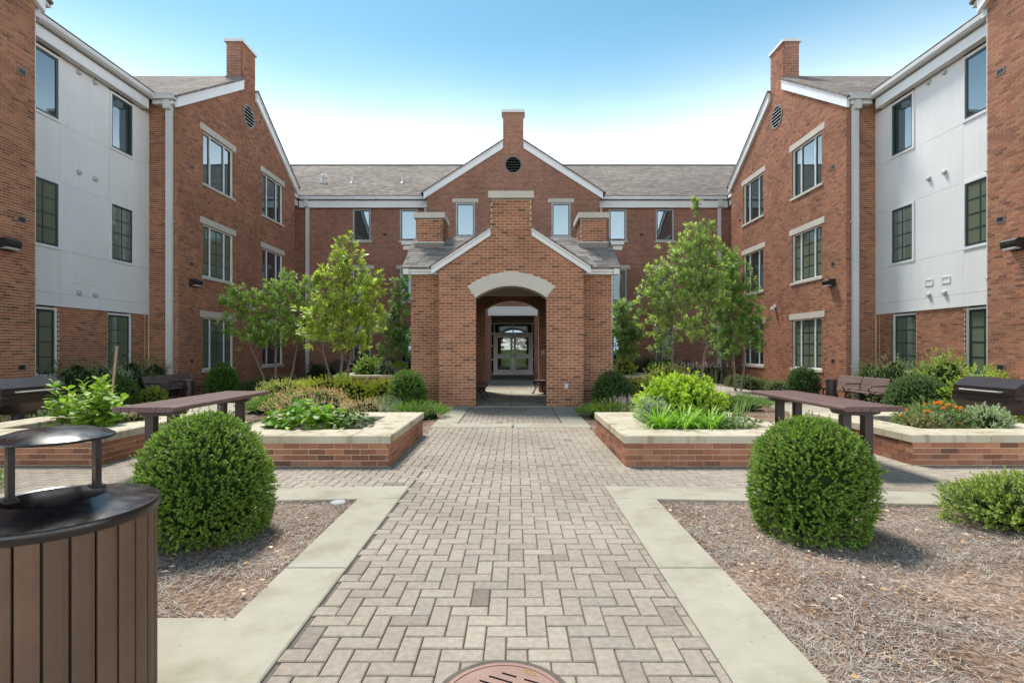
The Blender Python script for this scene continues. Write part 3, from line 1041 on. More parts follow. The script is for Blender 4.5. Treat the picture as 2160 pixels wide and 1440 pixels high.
part(e, 'porch_wall', M['brick_far'], root)
# doors with sidelights and transom
DF = Fr((XS, 27.5, 0), (1, 0, 0), (0, -1, 0))
fmat = M['frame']
fm = MB()
for u in (-1.75, -1.0, 1.0, 1.75):
    fm.box(DF, u - .04, u + .04, -.05, .05, 0, 2.66)
for z in (2.16, 2.66):
    fm.box(DF, -1.79, 1.79, -.052, .052, z, z + .08)
for z in (.02, .78, 1.5):
    for sg in (-1, 1):
        fm.box(DF, min(sg * 1.04, sg * 1.71), max(sg * 1.04, sg * 1.71), -.045, .045, z, z + .06)
fm.box(DF, -.03, .03, -.045, .045, 2.24, 2.66)
fo = part(fm, 'door_frame', M['trim'], root)
for sg in (-1, 1):
    for (z0, z1) in ((.08, .78), (.84, 1.5), (1.56, 2.16), (2.24, 2.66)):
        pm = MB(); pm.box(DF, min(sg * 1.04, sg * 1.71), max(sg * 1.04, sg * 1.71), -.015, .0, z0, z1)
        part(pm, 'pane', M['glass'], fo)
    pm = MB(); pm.box(DF, min(sg * .03, sg * .96), max(sg * .03, sg * .96), -.015, .0, 2.24, 2.66)
    part(pm, 'pane', M['glass'], fo)
    dm = MB()
    a, b = .006, .955
    for (p, q, c, d) in ((a, b, .01, .28), (a, b, .88, 1.10), (a, b, 1.98, 2.15), (a, a + .14, .28, .88), (b - .14, b, .28, .88), (a, a + .14, 1.10, 1.98), (b - .14, b, 1.10, 1.98)):
        dm.box(DF, min(sg * p, sg * q), max(sg * p, sg * q), -.03, .03, c, d)
    do = part(dm, 'door', M['trim'], root)
    for (c, d) in ((.28, .88), (1.10, 1.98)):
        pm = MB(); pm.box(DF, min(sg * (a + .13), sg * (b - .13)), max(sg * (a + .13), sg * (b - .13)), -.006, .006, c - .01, d + .01)
        part(pm, 'pane', M['tinted_glass'], do)
    hm = MB(); hm.box(DF, min(sg * .04, sg * .075), max(sg * .04, sg * .075), .03, .09, .86, 1.12)
    part(hm, 'handle', M['dark'], do)
hd = MB(); hd.box(DF, -1.79, 1.79, -.05, .05, 2.745, 2.945)
part(hd, 'header', M['interior'], root)
# lobby seen through the doors, open to the lawn behind
lb = MB()
lb.box(WF, XS - 2.3, XS - 2.2, 27.6, 41.3, 0, 2.7); lb.box(WF, XS + 2.2, XS + 2.3, 27.6, 41.3, 0, 2.7)
lb.box(WF, XS - 2.3, XS + 2.3, 27.6, 41.3, 2.705, 2.8)
part(lb, 'lobby_wall', M['lobby'], root)
lf = MB(); lf.box(WF, XS - 2.2, XS + 2.2, 27.55, 41.3, -.02, .004)
part(lf, 'lobby_floor', M['concrete'], root)
ow = MB()
wall_back(ow, Fr((XS, 41.4, 0), (1, 0, 0), (0, 1, 0)), -19, 19, -.6, 10, [(-1.0, 1.0, -.6, 2.15)], 0, .1)
part(ow, 'wall', M['brick_far'], root)
# ------------------------------------------------------------------ brick pavilion in the middle of the court
root = thing('brick_pavilion', 'small brick garden pavilion with arched passage, stone arch and stub chimneys', 'pavilion', (XS, 14.7, 0))
TF = Fr((XS, 12.5, 0), (1, 0, 0), (0, -1, 0))
rnd = random.Random(3)
PS = .655
AC, AR, AO = 1.465, 1.425, 1.76
def arch_cut(z):
    if z < 2.606: return (-.855, .855)
    if z < 2.89:
        h = .855 + (z - 2.606) * .185 / .284; return (-h, h)
    h2 = AO ** 2 - (z - AC) ** 2
    if h2 <= 0: return None
    return (-math.sqrt(h2), math.sqrt(h2))
def arch_inner(z):
    if z < 2.606: return .855
    h2 = AR ** 2 - (z - AC) ** 2
    return math.sqrt(h2) if h2 > 0 else 0
def tspan(z):
    h = 1.735 if z < 3.36 else max(.485, 1.735 - (z - 3.36) / PS)
    return (-h, h)
def gable_wall(fr, name, mat, mats_in):
    mb = MB()
    zz = [0, 2.606] + list(np.linspace(2.606, 3.225, 16)[1:]) + [3.36]
    def q(pts): mb.face(pts if not fr.flip else pts[::-1])
    for za, zb in zip(zz[:-1], zz[1:]):
        c0 = arch_cut(za + 1e-5); c1 = arch_cut(zb - 1e-5)
        if c0 is None and c1 is None:
            q([fr.p(1.735, 0, za), fr.p(-1.735, 0, za), fr.p(-1.735, 0, zb), fr.p(1.735, 0, zb)])
            continue
        c0 = c0 or (0, 0); c1 = c1 or (0, 0)
        q([fr.p(c0[0], 0, za), fr.p(-1.735, 0, za), fr.p(-1.735, 0, zb), fr.p(c1[0], 0, zb)])
        q([fr.p(1.735, 0, za), fr.p(c0[1], 0, za), fr.p(c1[1], 0, zb), fr.p(1.735, 0, zb)])
    zt = 3.36 + PS * 1.25
    q([fr.p(1.735, 0, 3.36), fr.p(-1.735, 0, 3.36), fr.p(-.485, 0, zt), fr.p(.485, 0, zt)])
    q([fr.p(.485, 0, zt), fr.p(-.485, 0, zt), fr.p(-.485, 0, 4.95), fr.p(.485, 0, 4.95)])
    part(mb, name, mat, root)
    # inner skin, jambs and outer sides of the wall
    m2 = MB()
    for sg in (-1, 1):
        def s2(a, b): return (min(sg * a, sg * b), max(sg * a, sg * b))
        a, b = s2(.855, 1.734)
        m2.box(fr, a, b, -.42, -.004, 0, 2.606, skip='')
        a, b = s2(1.60, 1.734)
        m2.box(fr, a, b, -.85, -.43, 0, 3.36)
    V = []; k = 12
    m2.face([fr.p(-1.7, -.42, 3.22), fr.p(1.7, -.42, 3.22), fr.p(1.7, -.42, 3.36), fr.p(-1.7, -.42, 3.36)])
    zs2 = list(np.linspace(2.606, 3.22, 14))
    for za, zb in zip(zs2[:-1], zs2[1:]):
        for sg in (-1, 1):
            m2.face([fr.p(sg * arch_inner(za), -.42, za), fr.p(sg * 1.7, -.42, za), fr.p(sg * 1.7, -.42, zb), fr.p(sg * arch_inner(zb), -.42, zb)])
    part(m2, name + '_core', mats_in, root)
    # stone arch
    sa = MB()
    n = 20; th = math.radians(36.6)
    P = []
    for i in range(n + 1):
        t_ = -th + 2 * th * i / n
        for r, nn in ((AR, .022), (AO, .022), (AO, -.10), (AR, -.43)):
            P.append(fr.p(r * math.sin(t_), nn, AC + r * math.cos(t_)))
    F = []
    for i in range(n):
        for k in range(4):
            j = (k + 1) % 4
            F.append((i * 4 + k, i * 4 + j, (i + 1) * 4 + j, (i + 1) * 4 + k))
    F += [(0, 1, 2, 3), (n * 4 + 3, n * 4 + 2, n * 4 + 1, n * 4)]
    sa.add(P, F)
    part(sa, 'stone_arch', M['stone_clean'], root)
gable_wall(TF, 'wall', M['mortar'], M['brick_far'])
RF = Fr((XS, 16.9, 0), (1, 0, 0), (0, 1, 0))
gable_wall(RF, 'wall', M['brick_far'], M['brick_far'])
bl = brick_list(TF, -1.735, 1.735, 0, 4.95, [arch_cut], tspan, .05, rng=rnd)
# outlet box leaves its place in the wall
for sg in (-1, 1):
    WFw = Fr((XS, 13.35, 0), (1, 0, 0), (0, -1, 0))
    a, b = (sg * 1.735, sg * 2.57) if sg > 0 else (sg * 2.57, sg * 1.735)
    mb = MB(); mb.box(WFw, a, b, -.3, 0, 0, 3.27)
    part(mb, 'wall', M['mortar'], root)
    bl += brick_list(WFw, a, b, 0, 3.26, (), None, .02, rng=rnd)
bricks_split(bl, root, 300, key=lambda b: (b[2] > 12.8) * 5 + abs((b[4] + b[5]) / 2 - 1.3))
# chimney stub on the front gable
cm = MB(); cm.box(TF, -.484, .484, -.45, -.003, 4.15, 4.95)
cho = part(cm, 'chimney', M['brick_far'], root)
cc = MB(); cc.box(TF, -.545, .545, -.52, .06, 4.985, 5.15)
part(cc, 'chimney_cap', M['stone_clean'], cho)
cc = MB(); cc.box(TF, -.50, .50, -.46, .012, 4.952, 4.983)
part(cc, 'flashing', M['flash'], cho)
cm = MB(); cm.box(RF, -.484, .484, -.45, .004, 4.15, 4.95); cm.box(RF, -.545, .545, -.52, .06, 4.95, 5.15)
part(cm, 'chimney', M['brick_far'], root)
# rakes of the front and back gables
for fr in (TF, RF):
    for sg in (-1, 1):
        mb = MB()
        pe, pi = sg * 1.90, sg * .49
        ze, zi = 3.42 - PS * .165, 3.42 + PS * 1.245
        mb.prism(fr, [(pe, ze - .15), (pi, zi - .15), (pi, zi - .03), (pe, ze - .03)], .010, .08)
        mb.prism(fr, [(pe - sg * .0, ze - .028), (pi, zi - .028), (pi, zi + .025), (pe, ze + .025)], .010, .11)
        part(mb, 'rake_board', M['gutter'], root)
        rb = MB()
        rb.prism(fr, [(sg * 1.93, 3.445 - PS * .195), (0, 3.445 + PS * 1.735), (0, 3.49 + PS * 1.735), (sg * 1.95, 3.49 - PS * .215)], -.44, -2.0)
        rb.prism(fr, [(sg * 1.93, 3.445 - PS * .195), (sg * .487, 3.445 + PS * 1.248), (sg * .487, 3.49 + PS * 1.248), (sg * 1.95, 3.49 - PS * .215)], .135, -.439)
        part(rb, 'roof', M['shingle'], root)
# body: side walls, roof with ridge across, side chimneys
for sg in (-1, 1):
    SFp = Fr((XS, 0, 0), (sg, 0, 0), (0, 1, 0))
    GFp = Fr((XS + sg * 2.57, 0, 0), (0, 1, 0), (sg, 0, 0))
    mb = MB()
    mb.prism(GFp, [(13.352, 0), (16.05, 0), (16.05, 3.36), (14.7, 3.36 + PS * 1.35), (13.352, 3.36)], -.30, 0)
    mb.box(Fr((XS, 16.05, 0), (1, 0, 0), (0, 1, 0)), min(sg * 1.735, sg * 2.25), max(sg * 1.735, sg * 2.25), -.3, 0, 0, 3.27)
    part(mb, 'wall', M['brick_far'], root)
    e = MB()
    e.box(SFp, 1.76, 2.72, 13.20, 13.345, 3.27, 3.40)
    e.box(SFp, 1.76, 2.74, 13.16, 13.20, 3.33, 3.44)
    part(e, 'eave_board', M['gutter'], root)
    for s2, yy in ((-1, 13.12), (1, 16.28)):
        e = MB()
        e.prism(GFp, [(yy, 3.44 - .03), (14.7, 3.44 + PS * 1.55), (14.7, 3.44 + PS * 1.55 - .15), (yy, 3.44 - .18)], .012, .15)
        part(e, 'rake_board', M['gutter'], root)
    # roof deck and separate shingles on the slope seen from the path
    rb = MB()
    rb.prism(GFp, [(13.10, 3.43), (14.7, 3.43 + PS * 1.6), (16.3, 3.43), (16.3, 3.40), (14.7, 3.39 + PS * 1.6), (13.10, 3.40)], .18, -2.5)
    part(rb, 'roof', M['shingle'], root)
    cosr = 1 / math.sqrt(1 + PS * PS)
    row = 0
    y = 13.09
    while y < 14.66:
        x = 1.0 - rnd.uniform(0, .3)
        while x < 2.76:
            wd = rnd.uniform(.16, .36)
            x0, x1 = max(1.0, x + .004), min(2.75, x + wd - .004)
            ylim = 13.1 + (x1 - 1.0) * 0  # every course runs on under the cross gable
            if x1 - x0 > .05:
                c = rnd.random()
                zt = 3.436 + PS * (y - 13.10); lift = .010 + .006 * rnd.random()
                yb = y + .16; zb = 3.436 + PS * (yb - 13.10)
                sm = MB()
                P = [SFp.p(a_, b_, c_) for (a_, b_, c_) in
                     ((x0, y, zt), (x1, y, zt), (x1, yb, zb), (x0, yb, zb), (x0, y, zt + lift), (x1, y, zt + lift), (x1, yb, zb + .002), (x0, yb, zb + .002))]
                sm.add(P, [(4, 5, 6, 7), (0, 1, 5, 4), (0, 4, 7, 3), (1, 2, 6, 5)], SFp.flip, c)
                part(sm, 'shingle', M['shingle_piece'], root)
            x += wd
        y += .115
        row += 1
    # side chimney
    cb = brick_list(Fr((XS, 14.2, 0), (1, 0, 0), (0, -1, 0)), *( (sg * 1.88, sg * 2.58) if sg > 0 else (sg * 2.58, sg * 1.88)), 4.28, 4.90, (), None, .07, rng=rnd)
    cb += brick_list(Fr((XS + sg * 1.88, 0, 0), (0, 1, 0), (-sg, 0, 0)), 14.2, 15.2, 4.28, 4.90, (), None, .0, rng=rnd)
    cm = MB(); cm.box(SFp, 1.88, 2.58, 14.2, 15.2, 3.6, 4.90)
    cho = part(cm, 'chimney', M['mortar'], root)
    brick_objs(cb, cho)
    cc = MB(); cc.box(SFp, 1.81, 2.65, 14.12, 15.28, 4.93, 5.08)
    part(cc, 'chimney_cap', M['stone_clean'], cho)
    cc = MB(); cc.box(SFp, 1.865, 2.595, 14.185, 15.215, 4.902, 4.928)
    part(cc, 'flashing', M['flash'], cho)
    cc = MB(); cc.box(SFp, 1.84, 2.62, 14.16, 15.24, 3.7, 4.26)
    part(cc, 'flashing', M['flash'], cho)
    cc = MB(); cc.box(SFp, 1.83, 2.63, 14.15, 15.25, 4.262, 4.285)
    part(cc, 'flashing', M['gutter'], cho)
e = MB(); e.box(WF, XS - 2.27, XS + 2.27, 13.42, 15.99, 3.02, 3.10); e.box(WF, XS - 1.6, XS + 1.6, 12.93, 13.41, 3.03, 3.10); e.box(WF, XS - 1.6, XS + 1.6, 16.0, 16.46, 3.03, 3.10)
part(e, 'ceiling', M['interior'], root)
# outlet and passage lamp
e = MB()
e.box(TF, 1.27, 1.37, .004, .05, .43, .57)
oo = part(e, 'outlet_box', M['grey_box'], root)
e = MB(); e.box(TF, 1.295, 1.345, .05, .056, .46, .54)
part(e, 'outlet_cover', M['white_plastic'], oo)
e = MB()
P = (XS + 1.0, 16.40, 1.27)
e.lathe([(.001, .08), (.05, .07), (.075, .03), (.08, -.03), (.05, -.07), (.001, -.08)], P, 14)
part(e, 'lamp', M['grey_box'], root, smooth=True)

# ------------------------------------------------------------------ concrete slabs
conc = thing('concrete_paving', None, None, (0, 0, 0)); conc['kind'] = 'structure'
def slab(poly, z1=.006, z0=-.12):
    k = len(poly)
    A = sum(poly[i][0] * poly[(i + 1) % k][1] - poly[(i + 1) % k][0] * poly[i][1] for i in range(k))
    if A < 0: poly = poly[::-1]
    mb = MB()
    # small eased edge
    cx = sum(p[0] for p in poly) / k; cy = sum(p[1] for p in poly) / k
    ins = []
    for i in range(k):
        p0 = np.array(poly[i - 1], float); p1 = np.array(poly[i], float); p2 = np.array(poly[(i + 1) % k], float)
        d1 = (p1 - p0) / np.linalg.norm(p1 - p0); d2 = (p2 - p1) / np.linalg.norm(p2 - p1)
        n1 = np.array((-d1[1], d1[0])); n2 = np.array((-d2[1], d2[0]))
        bis = (n1 + n2); bis = bis / max(.3, np.dot(bis, n1))
        ins.append(tuple(p1 + bis * .007))
    V = [(x, y, z0) for x, y in poly] + [(x, y, z1 - .007) for x, y in poly] + [(x, y, z1) for x, y in ins]
    F = [tuple(range(2 * k, 3 * k))]
    for i in range(k):
        j = (i + 1) % k
        F += [(i, j, k + j, k + i), (k + i, k + j, 2 * k + j, 2 * k + i)]
    mb.add(V, F)
    return part(mb, 'slab', M['concrete'], conc)
def rect(x0, x1, y0, y1): return [(x0, y0), (x1, y0), (x1, y1), (x0, y1)]
PL, PR = -1.065, .911
slab(rect(PL - .39, PL, 3.305, 4.835))
slab([(PL, .3), (PL, 3.295), (PL - .39, 3.295), (PL - .39, 2.69), (-2.75, 2.69), (-2.75, .3)])
slab(rect(-5.0, -2.757, .3, 2.69))
slab(rect(PR, PR + .4, 3.305, 4.835)); slab(rect(PR, PR + .4, 1.72, 3.295)); slab(rect(PR, PR + .4, -.4, 1.71))
slab(rect(-3.2, PL, -1.2, .293))
def band(xa, xb):
    def yy(x): s = max(0, abs(x - XS) - 1.0); return 5.27 - .07 * s
    slab([(xa, yy(xa) - .43), (xb, yy(xb) - .43), (xb, yy(xb)), (xa, yy(xa))])
for sg in (-1, 1):
    ed = [1.0, 2.42, 3.94, 5.46, 6.98, 8.5]
    for a_, b_ in zip(ed[:-1], ed[1:]):
        xa, xb = (XS + sg * (a_ + .004), XS + sg * (b_ - .004))
        if sg > 0 and a_ == 1.0: xa = PR
        if sg < 0 and a_ == 1.0: xa = PL
        band(min(xa, xb), max(xa, xb))
    # slabs beside the paving in front of the pavilion
slab(rect(-1.50, -.03, 9.20, 9.66)); slab(rect(-.02, 1.355, 9.20, 9.66))
slab(rect(-1.50, PL, 9.67, 11.0)); slab(rect(-1.50, PL, 11.01, 12.40))
slab(rect(.89, 1.355, 9.67, 11.0)); slab(rect(.89, 1.355, 11.01, 12.40))
slab(rect(XS - 2.3, XS - .004, 12.41, 14.6), .012); slab(rect(XS + .004, XS + 2.3, 12.41, 14.6), .012)
slab(rect(XS - 2.3, XS - .004, 14.61, 17.2), .012); slab(rect(XS + .004, XS + 2.3, 14.61, 17.2), .012)
slab(rect(XS - 2.2, XS + 2.2, 22.1, 22.5), .012)
pf = slab(rect(XS - 4.0, XS + 4.0, 22.51, 27.55), .012)
# walks behind the planters
for sg in (-1, 1):
    def P_(s, y): return (XS + sg * s, y)
    slab([P_(3.7, 8.62), P_(4.85, 8.62), P_(6.6, 9.6), P_(5.7, 10.6)])
    y = 10.0
    for k in range(7):
        o0 = .25 * math.sin(k * .55); o1 = .25 * math.sin((k + 1) * .55)
        if k == 0:
            slab([P_(5.72, 10.62), P_(6.62, 9.61), P_(7.7 + o1, 10.6), P_(7.7 + o1, 11.49), P_(6.0 + o1, 11.49)])
        else:
            slab([P_(6.0 + o0, y + .01), P_(7.7 + o0, y + .01), P_(7.7 + o1, y + 1.49), P_(6.0 + o1, y + 1.49)])
        y += 1.5
    slab([P_(1.5, 17.3), P_(1.5, 18.3), P_(6.2, 20.3), P_(7.0, 19.2)])

# ------------------------------------------------------------------ herringbone pavers
pav = thing('paved_path', None, None, (0, 0, 0)); pav['kind'] = 'structure'
zones = [(PL + .004, PR - .004, .3, 5.30, 0), (PL + .004, PR - .004, 5.30, 6.2, 0)]
zones += [(-7.6, PL + .004, 5.02, 6.2, 0), (PR - .004, 7.6, 5.02, 6.2, 0)]
zones += [(-1.47, 1.31, 6.2, 9.195, 0), (-4.93, -3.72, 6.2, 8.61, 0), (3.54, 4.75, 6.2, 8.61, 0),
          (PL + .004, .886, 9.67, 12.40, 0), (XS - 1.5, XS + 1.5, 17.21, 22.09, 0)]
g = MB()
for (x0, x1, y0, y1, _) in zones:
    g.box(WF, x0 - .002, x1 + .002, y0 - .002, y1 + .002, -.06, -.012)
part(g, 'joint_sand', M['grout'], pav)
A_ = .1
rnd = random.Random(21)
plist = []
def clip_add(x0, x1, y0, y1, zone, c):
    a, b, cc_, d = max(x0, zone[0]), min(x1, zone[1]), max(y0, zone[2]), min(y1, zone[3])
    if b - a < .025 or d - cc_ < .025: return
    plist.append((a, b, cc_, d, c))
ox, oy = -.04, .02
for zone in zones:
    m0, m1 = math.floor((zone[0] - ox) / A_) - 2, math.ceil((zone[1] - ox) / A_) + 2
    n0, n1 = math.floor((zone[2] - oy) / A_) - 2, math.ceil((zone[3] - oy) / A_) + 2
    for m_ in range(m0, m1):
        for n_ in range(n0, n1):
            r_ = (m_ + n_) % 4
            gp = .0020
            x, y = ox + m_ * A_, oy + n_ * A_
            hsh = random.Random((m_ * 7919 + n_ * 104729) & 0xffffffff)
            u = hsh.random()
            c = hsh.uniform(0, .12) if u < .012 else min(1, max(.16, hsh.gauss(.58, .19)))
            j1, j2, j3, j4 = [hsh.uniform(0, .0018) for _ in range(4)]
            if r_ == 0:
                clip_add(x + gp + j1, x + 2 * A_ - gp - j2, y + gp + j3, y + A_ - gp - j4, zone, c)
            elif r_ == 2:
                clip_add(x + gp + j1, x + A_ - gp - j2, y + gp + j3 - 0 * A_, y + 2 * A_ - gp - j4, zone, c)
MHX, MHY, MHR = -.045, 2.04, .262
plist = [p for p in plist if math.hypot((p[0] + p[1]) / 2 - MHX, (p[2] + p[3]) / 2 - MHY) > .19]
vis = lambda p: (p[2] + p[3]) / 2 if (p[2] > 2.08 and abs((p[0] + p[1]) / 2) < p[3]) else 100
plist.sort(key=vis)
_pm = {}
for (x0, x1, y0, y1, c) in plist[:300]:
    wx, wy = x1 - x0, y1 - y0
    key_ = 'h' if wx > .15 else ('v' if wy > .15 else 's')
    if key_ not in _pm:
        q = MB(); q.cbox(-wx / 2, wx / 2, -wy / 2, wy / 2, -.05, 0, .0055)
        _pm[key_] = (q.mesh('paver', M['paver']), wx, wy)
    me, bx, by = _pm[key_]
    o = bpy.data.objects.new('paver', me)
    COL.objects.link(o)
    o.location = ((x0 + x1) / 2, (y0 + y1) / 2, rnd.uniform(-.0015, .0015))
    o.scale = (wx / bx, wy / by, 1)
    o.rotation_euler = (rnd.gauss(0, .004), rnd.gauss(0, .004), 0)
    o.color = (c, c, c, 1)
    o.parent = pav
q = MB()
for (x0, x1, y0, y1, c) in plist[300:]:
    q.cbox(x0, x1, y0, y1, -.05, rnd.uniform(-.0015, .0015), .0055, c)
o = part(q, 'paver', M['paver'], pav); o['kind'] = 'stuff'

# manhole
mh = thing('manhole_cover', 'round pinkish iron manhole cover with slots set in the pavers', 'manhole', (MHX, MHY, 0))
q = MB()
q.lathe([(MHR + .03, -.02), (MHR + .028, .002), (MHR + .004, .003)], (MHX, MHY, 0), 64)
part(q, 'collar', M['grout'], mh)
q = MB()
q.lathe([(MHR, -.02), (MHR, .006), (MHR - .004, .008), (MHR - .020, .008), (MHR - .022, .004), (MHR - .025, .004), (MHR - .027, .008), (.001, .008)], (MHX, MHY, 0), 64)
part(q, 'cover', M['manhole'], mh, smooth=False)
ds = Vector((.91, -.415)).normalized(); dp = Vector((-ds.y, ds.x))
for k in range(-5, 6):
    off = k * .042 - .004
    hl = math.sqrt(max(0, (MHR - .07) ** 2 - off ** 2)) * .85
    for sgn in (-1, 1):
        if hl < .05: continue
        c0 = Vector((MHX, MHY)) + dp * off
        p0 = c0 + ds * (.018 * sgn); p1 = c0 + ds * (hl * sgn)
        poly = [p0 + dp * .0045, p0 - dp * .0045, p1 - dp * .0045, p1 + dp * .0045]
        q = MB(); q.vprism([(p.x, p.y) for p in poly], .0082, .0092)
        part(q, 'slot', M['void'], mh)
for k in range(3):
    an = RAD(64 - k * 5); r_ = MHR - .045
    q = MB(); c_ = (MHX + r_ * math.cos(an), MHY + r_ * math.sin(an))
    q.tube([(c_[0] - .006, c_[1] - .007, .0095), (c_[0] + .004, c_[1] + .009, .0095)], .0016, 6)
    part(q, 'mark', M['yellow'], mh)
q = MB()
pts = []
for k in range(25):
    an = 2 * math.pi * k / 24
    rr = MHR - .045 + .014 * math.sin(an); aa = RAD(59 + 8.5 * math.cos(an))
    pts.append((MHX + rr * math.cos(aa), MHY + rr * math.sin(aa), .0092))
q.tube(pts, .0012, 5)
part(q, 'mark', M['yellow'], mh)
# small drain slot and irrigation cap
q = MB(); q.box(WF, -.06, -.035, 9.205, 9.34, .0062, .009)
solo(q, 'drain_slot', M['dark'], 'tiny dark drain slot in the cross slab before the pavilion', 'drain')
q = MB(); q.lathe([(.07, -.03), (.07, .01), (.062, .018), (.03, .02), (.001, .02)], (-1.60, 4.72, -.01), 20)
solo(q, 'irrigation_cap', M['grey_box'], 'small round grey irrigation cap in the pine straw', 'cap', smooth=True)

# ------------------------------------------------------------------ raised planters
def planter(label, x0, x1, y0, y1, zt=.365, wdt=.5, brick=True, group=None):
    root = thing('raised_planter', label, 'planter', ((x0 + x1) / 2, (y0 + y1) / 2, -.03), group=group)
    o_ = .025
    bx0, bx1, by0, by1 = x0 + o_, x1 - o_, y0 + o_, y1 - o_
    mb = MB()
    fs = [(Fr((0, by0, 0), (1, 0, 0), (0, -1, 0)), bx0, bx1), (Fr((0, by1, 0), (1, 0, 0), (0, 1, 0)), bx0, bx1),
          (Fr((bx0, 0, 0), (0, 1, 0), (-1, 0, 0)), by0, by1), (Fr((bx1, 0, 0), (0, 1, 0), (1, 0, 0)), by0, by1)]
    th = .2
    for fr, a, b in fs:
        mb.box(fr, a + .001, b - .001, -th, 0, -.1, zt - .094)
    part(mb, 'wall', M['mortar'] if brick else M['brick_far'], root)
    if brick:
        bl = []
        r2 = random.Random(int(x0 * 100))
        for i, (fr, a, b) in enumerate(fs):
            if i == 1: continue
            bl += brick_list(fr, a - .006, b + .006, 0, zt - .094, (), None, .03 * i, rng=r2)
        brick_objs(bl, root)
    xi0, xi1, yi0, yi1 = x0 + wdt, x1 - wdt, y0 + wdt, y1 - wdt
    zc0 = zt - .092
    def cop(a, b, c, d):
        q = MB(); q.cbox(a + .002, b - .002, c + .002, d - .002, zc0, zt, .010)
        part(q, 'coping_stone', M['limestone'], root)
    m1, m2 = x0 + (x1 - x0) * .42, x0 + (x1 - x0) * .80
    cop(x0, m1, y0, yi0); cop(m1, m2, y0, yi0); cop(m2, x1, y0, yi0)
    cop(x0, x0 + (x1 - x0) * .5, yi1, y1); cop(x0 + (x1 - x0) * .5, x1, yi1, y1)
    ym = (yi0 + yi1) / 2
    for a, b in ((x0, xi0), (xi1, x1)):
        cop(a, b, yi0, ym + .1); cop(a, b, ym + .1, yi1)
    q = MB()
    n = 8
    for j in range(n + 1):
        for i in range(n + 1):
            q.v.append((xi0 - .02 + (xi1 - xi0 + .04) * i / n, yi0 - .02 + (yi1 - yi0 + .04) * j / n, zc0 + .0 + random.uniform(-.02, .02)))
    for j in range(n):
        for i in range(n):
            q.f.append((j * (n + 1) + i, j * (n + 1) + i + 1, (j + 1) * (n + 1) + i + 1, (j + 1) * (n + 1) + i)); q.c.append(1)
    part(q, 'soil', M['soil'], root, smooth=True)
    return root
R1 = (1.285, 3.55); R2 = (4.73, 6.97)
def mir(a, b): return (2 * XS - b, 2 * XS - a)
planter('brick planter with cream stone coping holding daylilies and a lime-green shrub', R1[0], R1[1], 6.14, 8.43)
planter('brick planter with cream stone coping holding orange marigolds', R2[0], R2[1], 6.2, 8.5)
L1 = mir(*R1); L2 = mir(*R2)
planter('brick planter with cream stone coping holding broad-leaved green vegetables', L1[0], L1[1], 6.14, 8.43)
planter('brick planter with cream stone coping holding a tall leafy plant and stake', L2[0], L2[1], 6.2, 8.5)
planter('far brick planter with pots near the rear block, beside the yellow-green tree', -6.6, -3.7, 18.9, 21.0, .42, .4, False)
planter('far brick planter with dark leafy plants near the rear block and a far grill', 3.6, 6.5, 18.9, 21.0, .42, .4, False)
# ------------------------------------------------------------------ litter bin
CX, CY, CR = -1.755, 1.985, .33
can = thing('litter_bin', 'round brown slatted litter bin with glossy dark domed hood', 'litter bin', (CX, CY, .006))
q = MB(); q.lathe([(.001, .02), (CR - .03, .02), (CR - .028, .78)], (CX, CY, 0), 40)
part(q, 'liner', M['dark'], can, smooth=True)
ns = 28
rnd = random.Random(9)
for k in range(ns):
    an = 2 * math.pi * (k + .3) / ns
    hw = math.pi / ns * .88
    V = []
    for z in (.025, .765):
        for r in (CR - .022, CR - .004):
            for t_ in (-1, -.5, 0, .5, 1):
                rr = r - (.004 if (abs(t_) == 1 and r > CR - .01) else 0)
                V.append((CX + rr * math.cos(an + hw * t_), CY + rr * math.sin(an + hw * t_), z))
    F = []
    for i in range(4):
        F += [(5 + i, 6 + i, 16 + i, 15 + i), (i, 10 + i, 11 + i, 1 + i), (15 + i, 16 + i, 11 + i, 10 + i), (i, 1 + i, 6 + i, 5 + i)]
    F += [(0, 5, 15, 10), (4, 14, 19, 9)]
    q = MB(); q.add(V, F, False, rnd.uniform(.2, .9))
    part(q, 'slat', M['can_slat'], can, smooth=False)
q = MB()
q.lathe([(CR - .02, .752), (CR + .006, .752), (CR + .008, .756), (CR + .009, .784), (CR + .005, .791), (CR - .06, .803), (.20, .816), (.178, .826), (.166, .830), (.156, .826), (.150, .805), (.145, .70), (.135, .60)], (CX, CY, 0), 64)
part(q, 'lid', M['can_black'], can, smooth=True)
q = MB(); q.lathe([(.001, .58), (.14, .60)], (CX, CY, 0), 24)
part(q, 'inner_liner', M['dark'], can)
q = MB(); q.lathe([(.001, 1.090), (.06, 1.088), (.12, 1.080), (.165, 1.066), (.186, 1.054), (.188, 1.048), (.182, 1.044), (.12, 1.060), (.001, 1.066)], (CX - .005, CY + .01, 0), 56)
part(q, 'hood', M['can_black'], can, smooth=True)
for (px_, py_) in ((-1.850, 1.910), (-1.700, 2.120)):
    an = math.atan2(.21, .15)
    fr = Fr((px_, py_, 0), (math.cos(an), math.sin(an), 0), (-math.sin(an), math.cos(an), 0))
    q = MB(); q.box(fr, -.010, .010, -.024, .024, .826, 1.062)
    q.box(fr, -.022, .022, -.030, .030, .828, .840)
    part(q, 'post', M['can_black'], can)

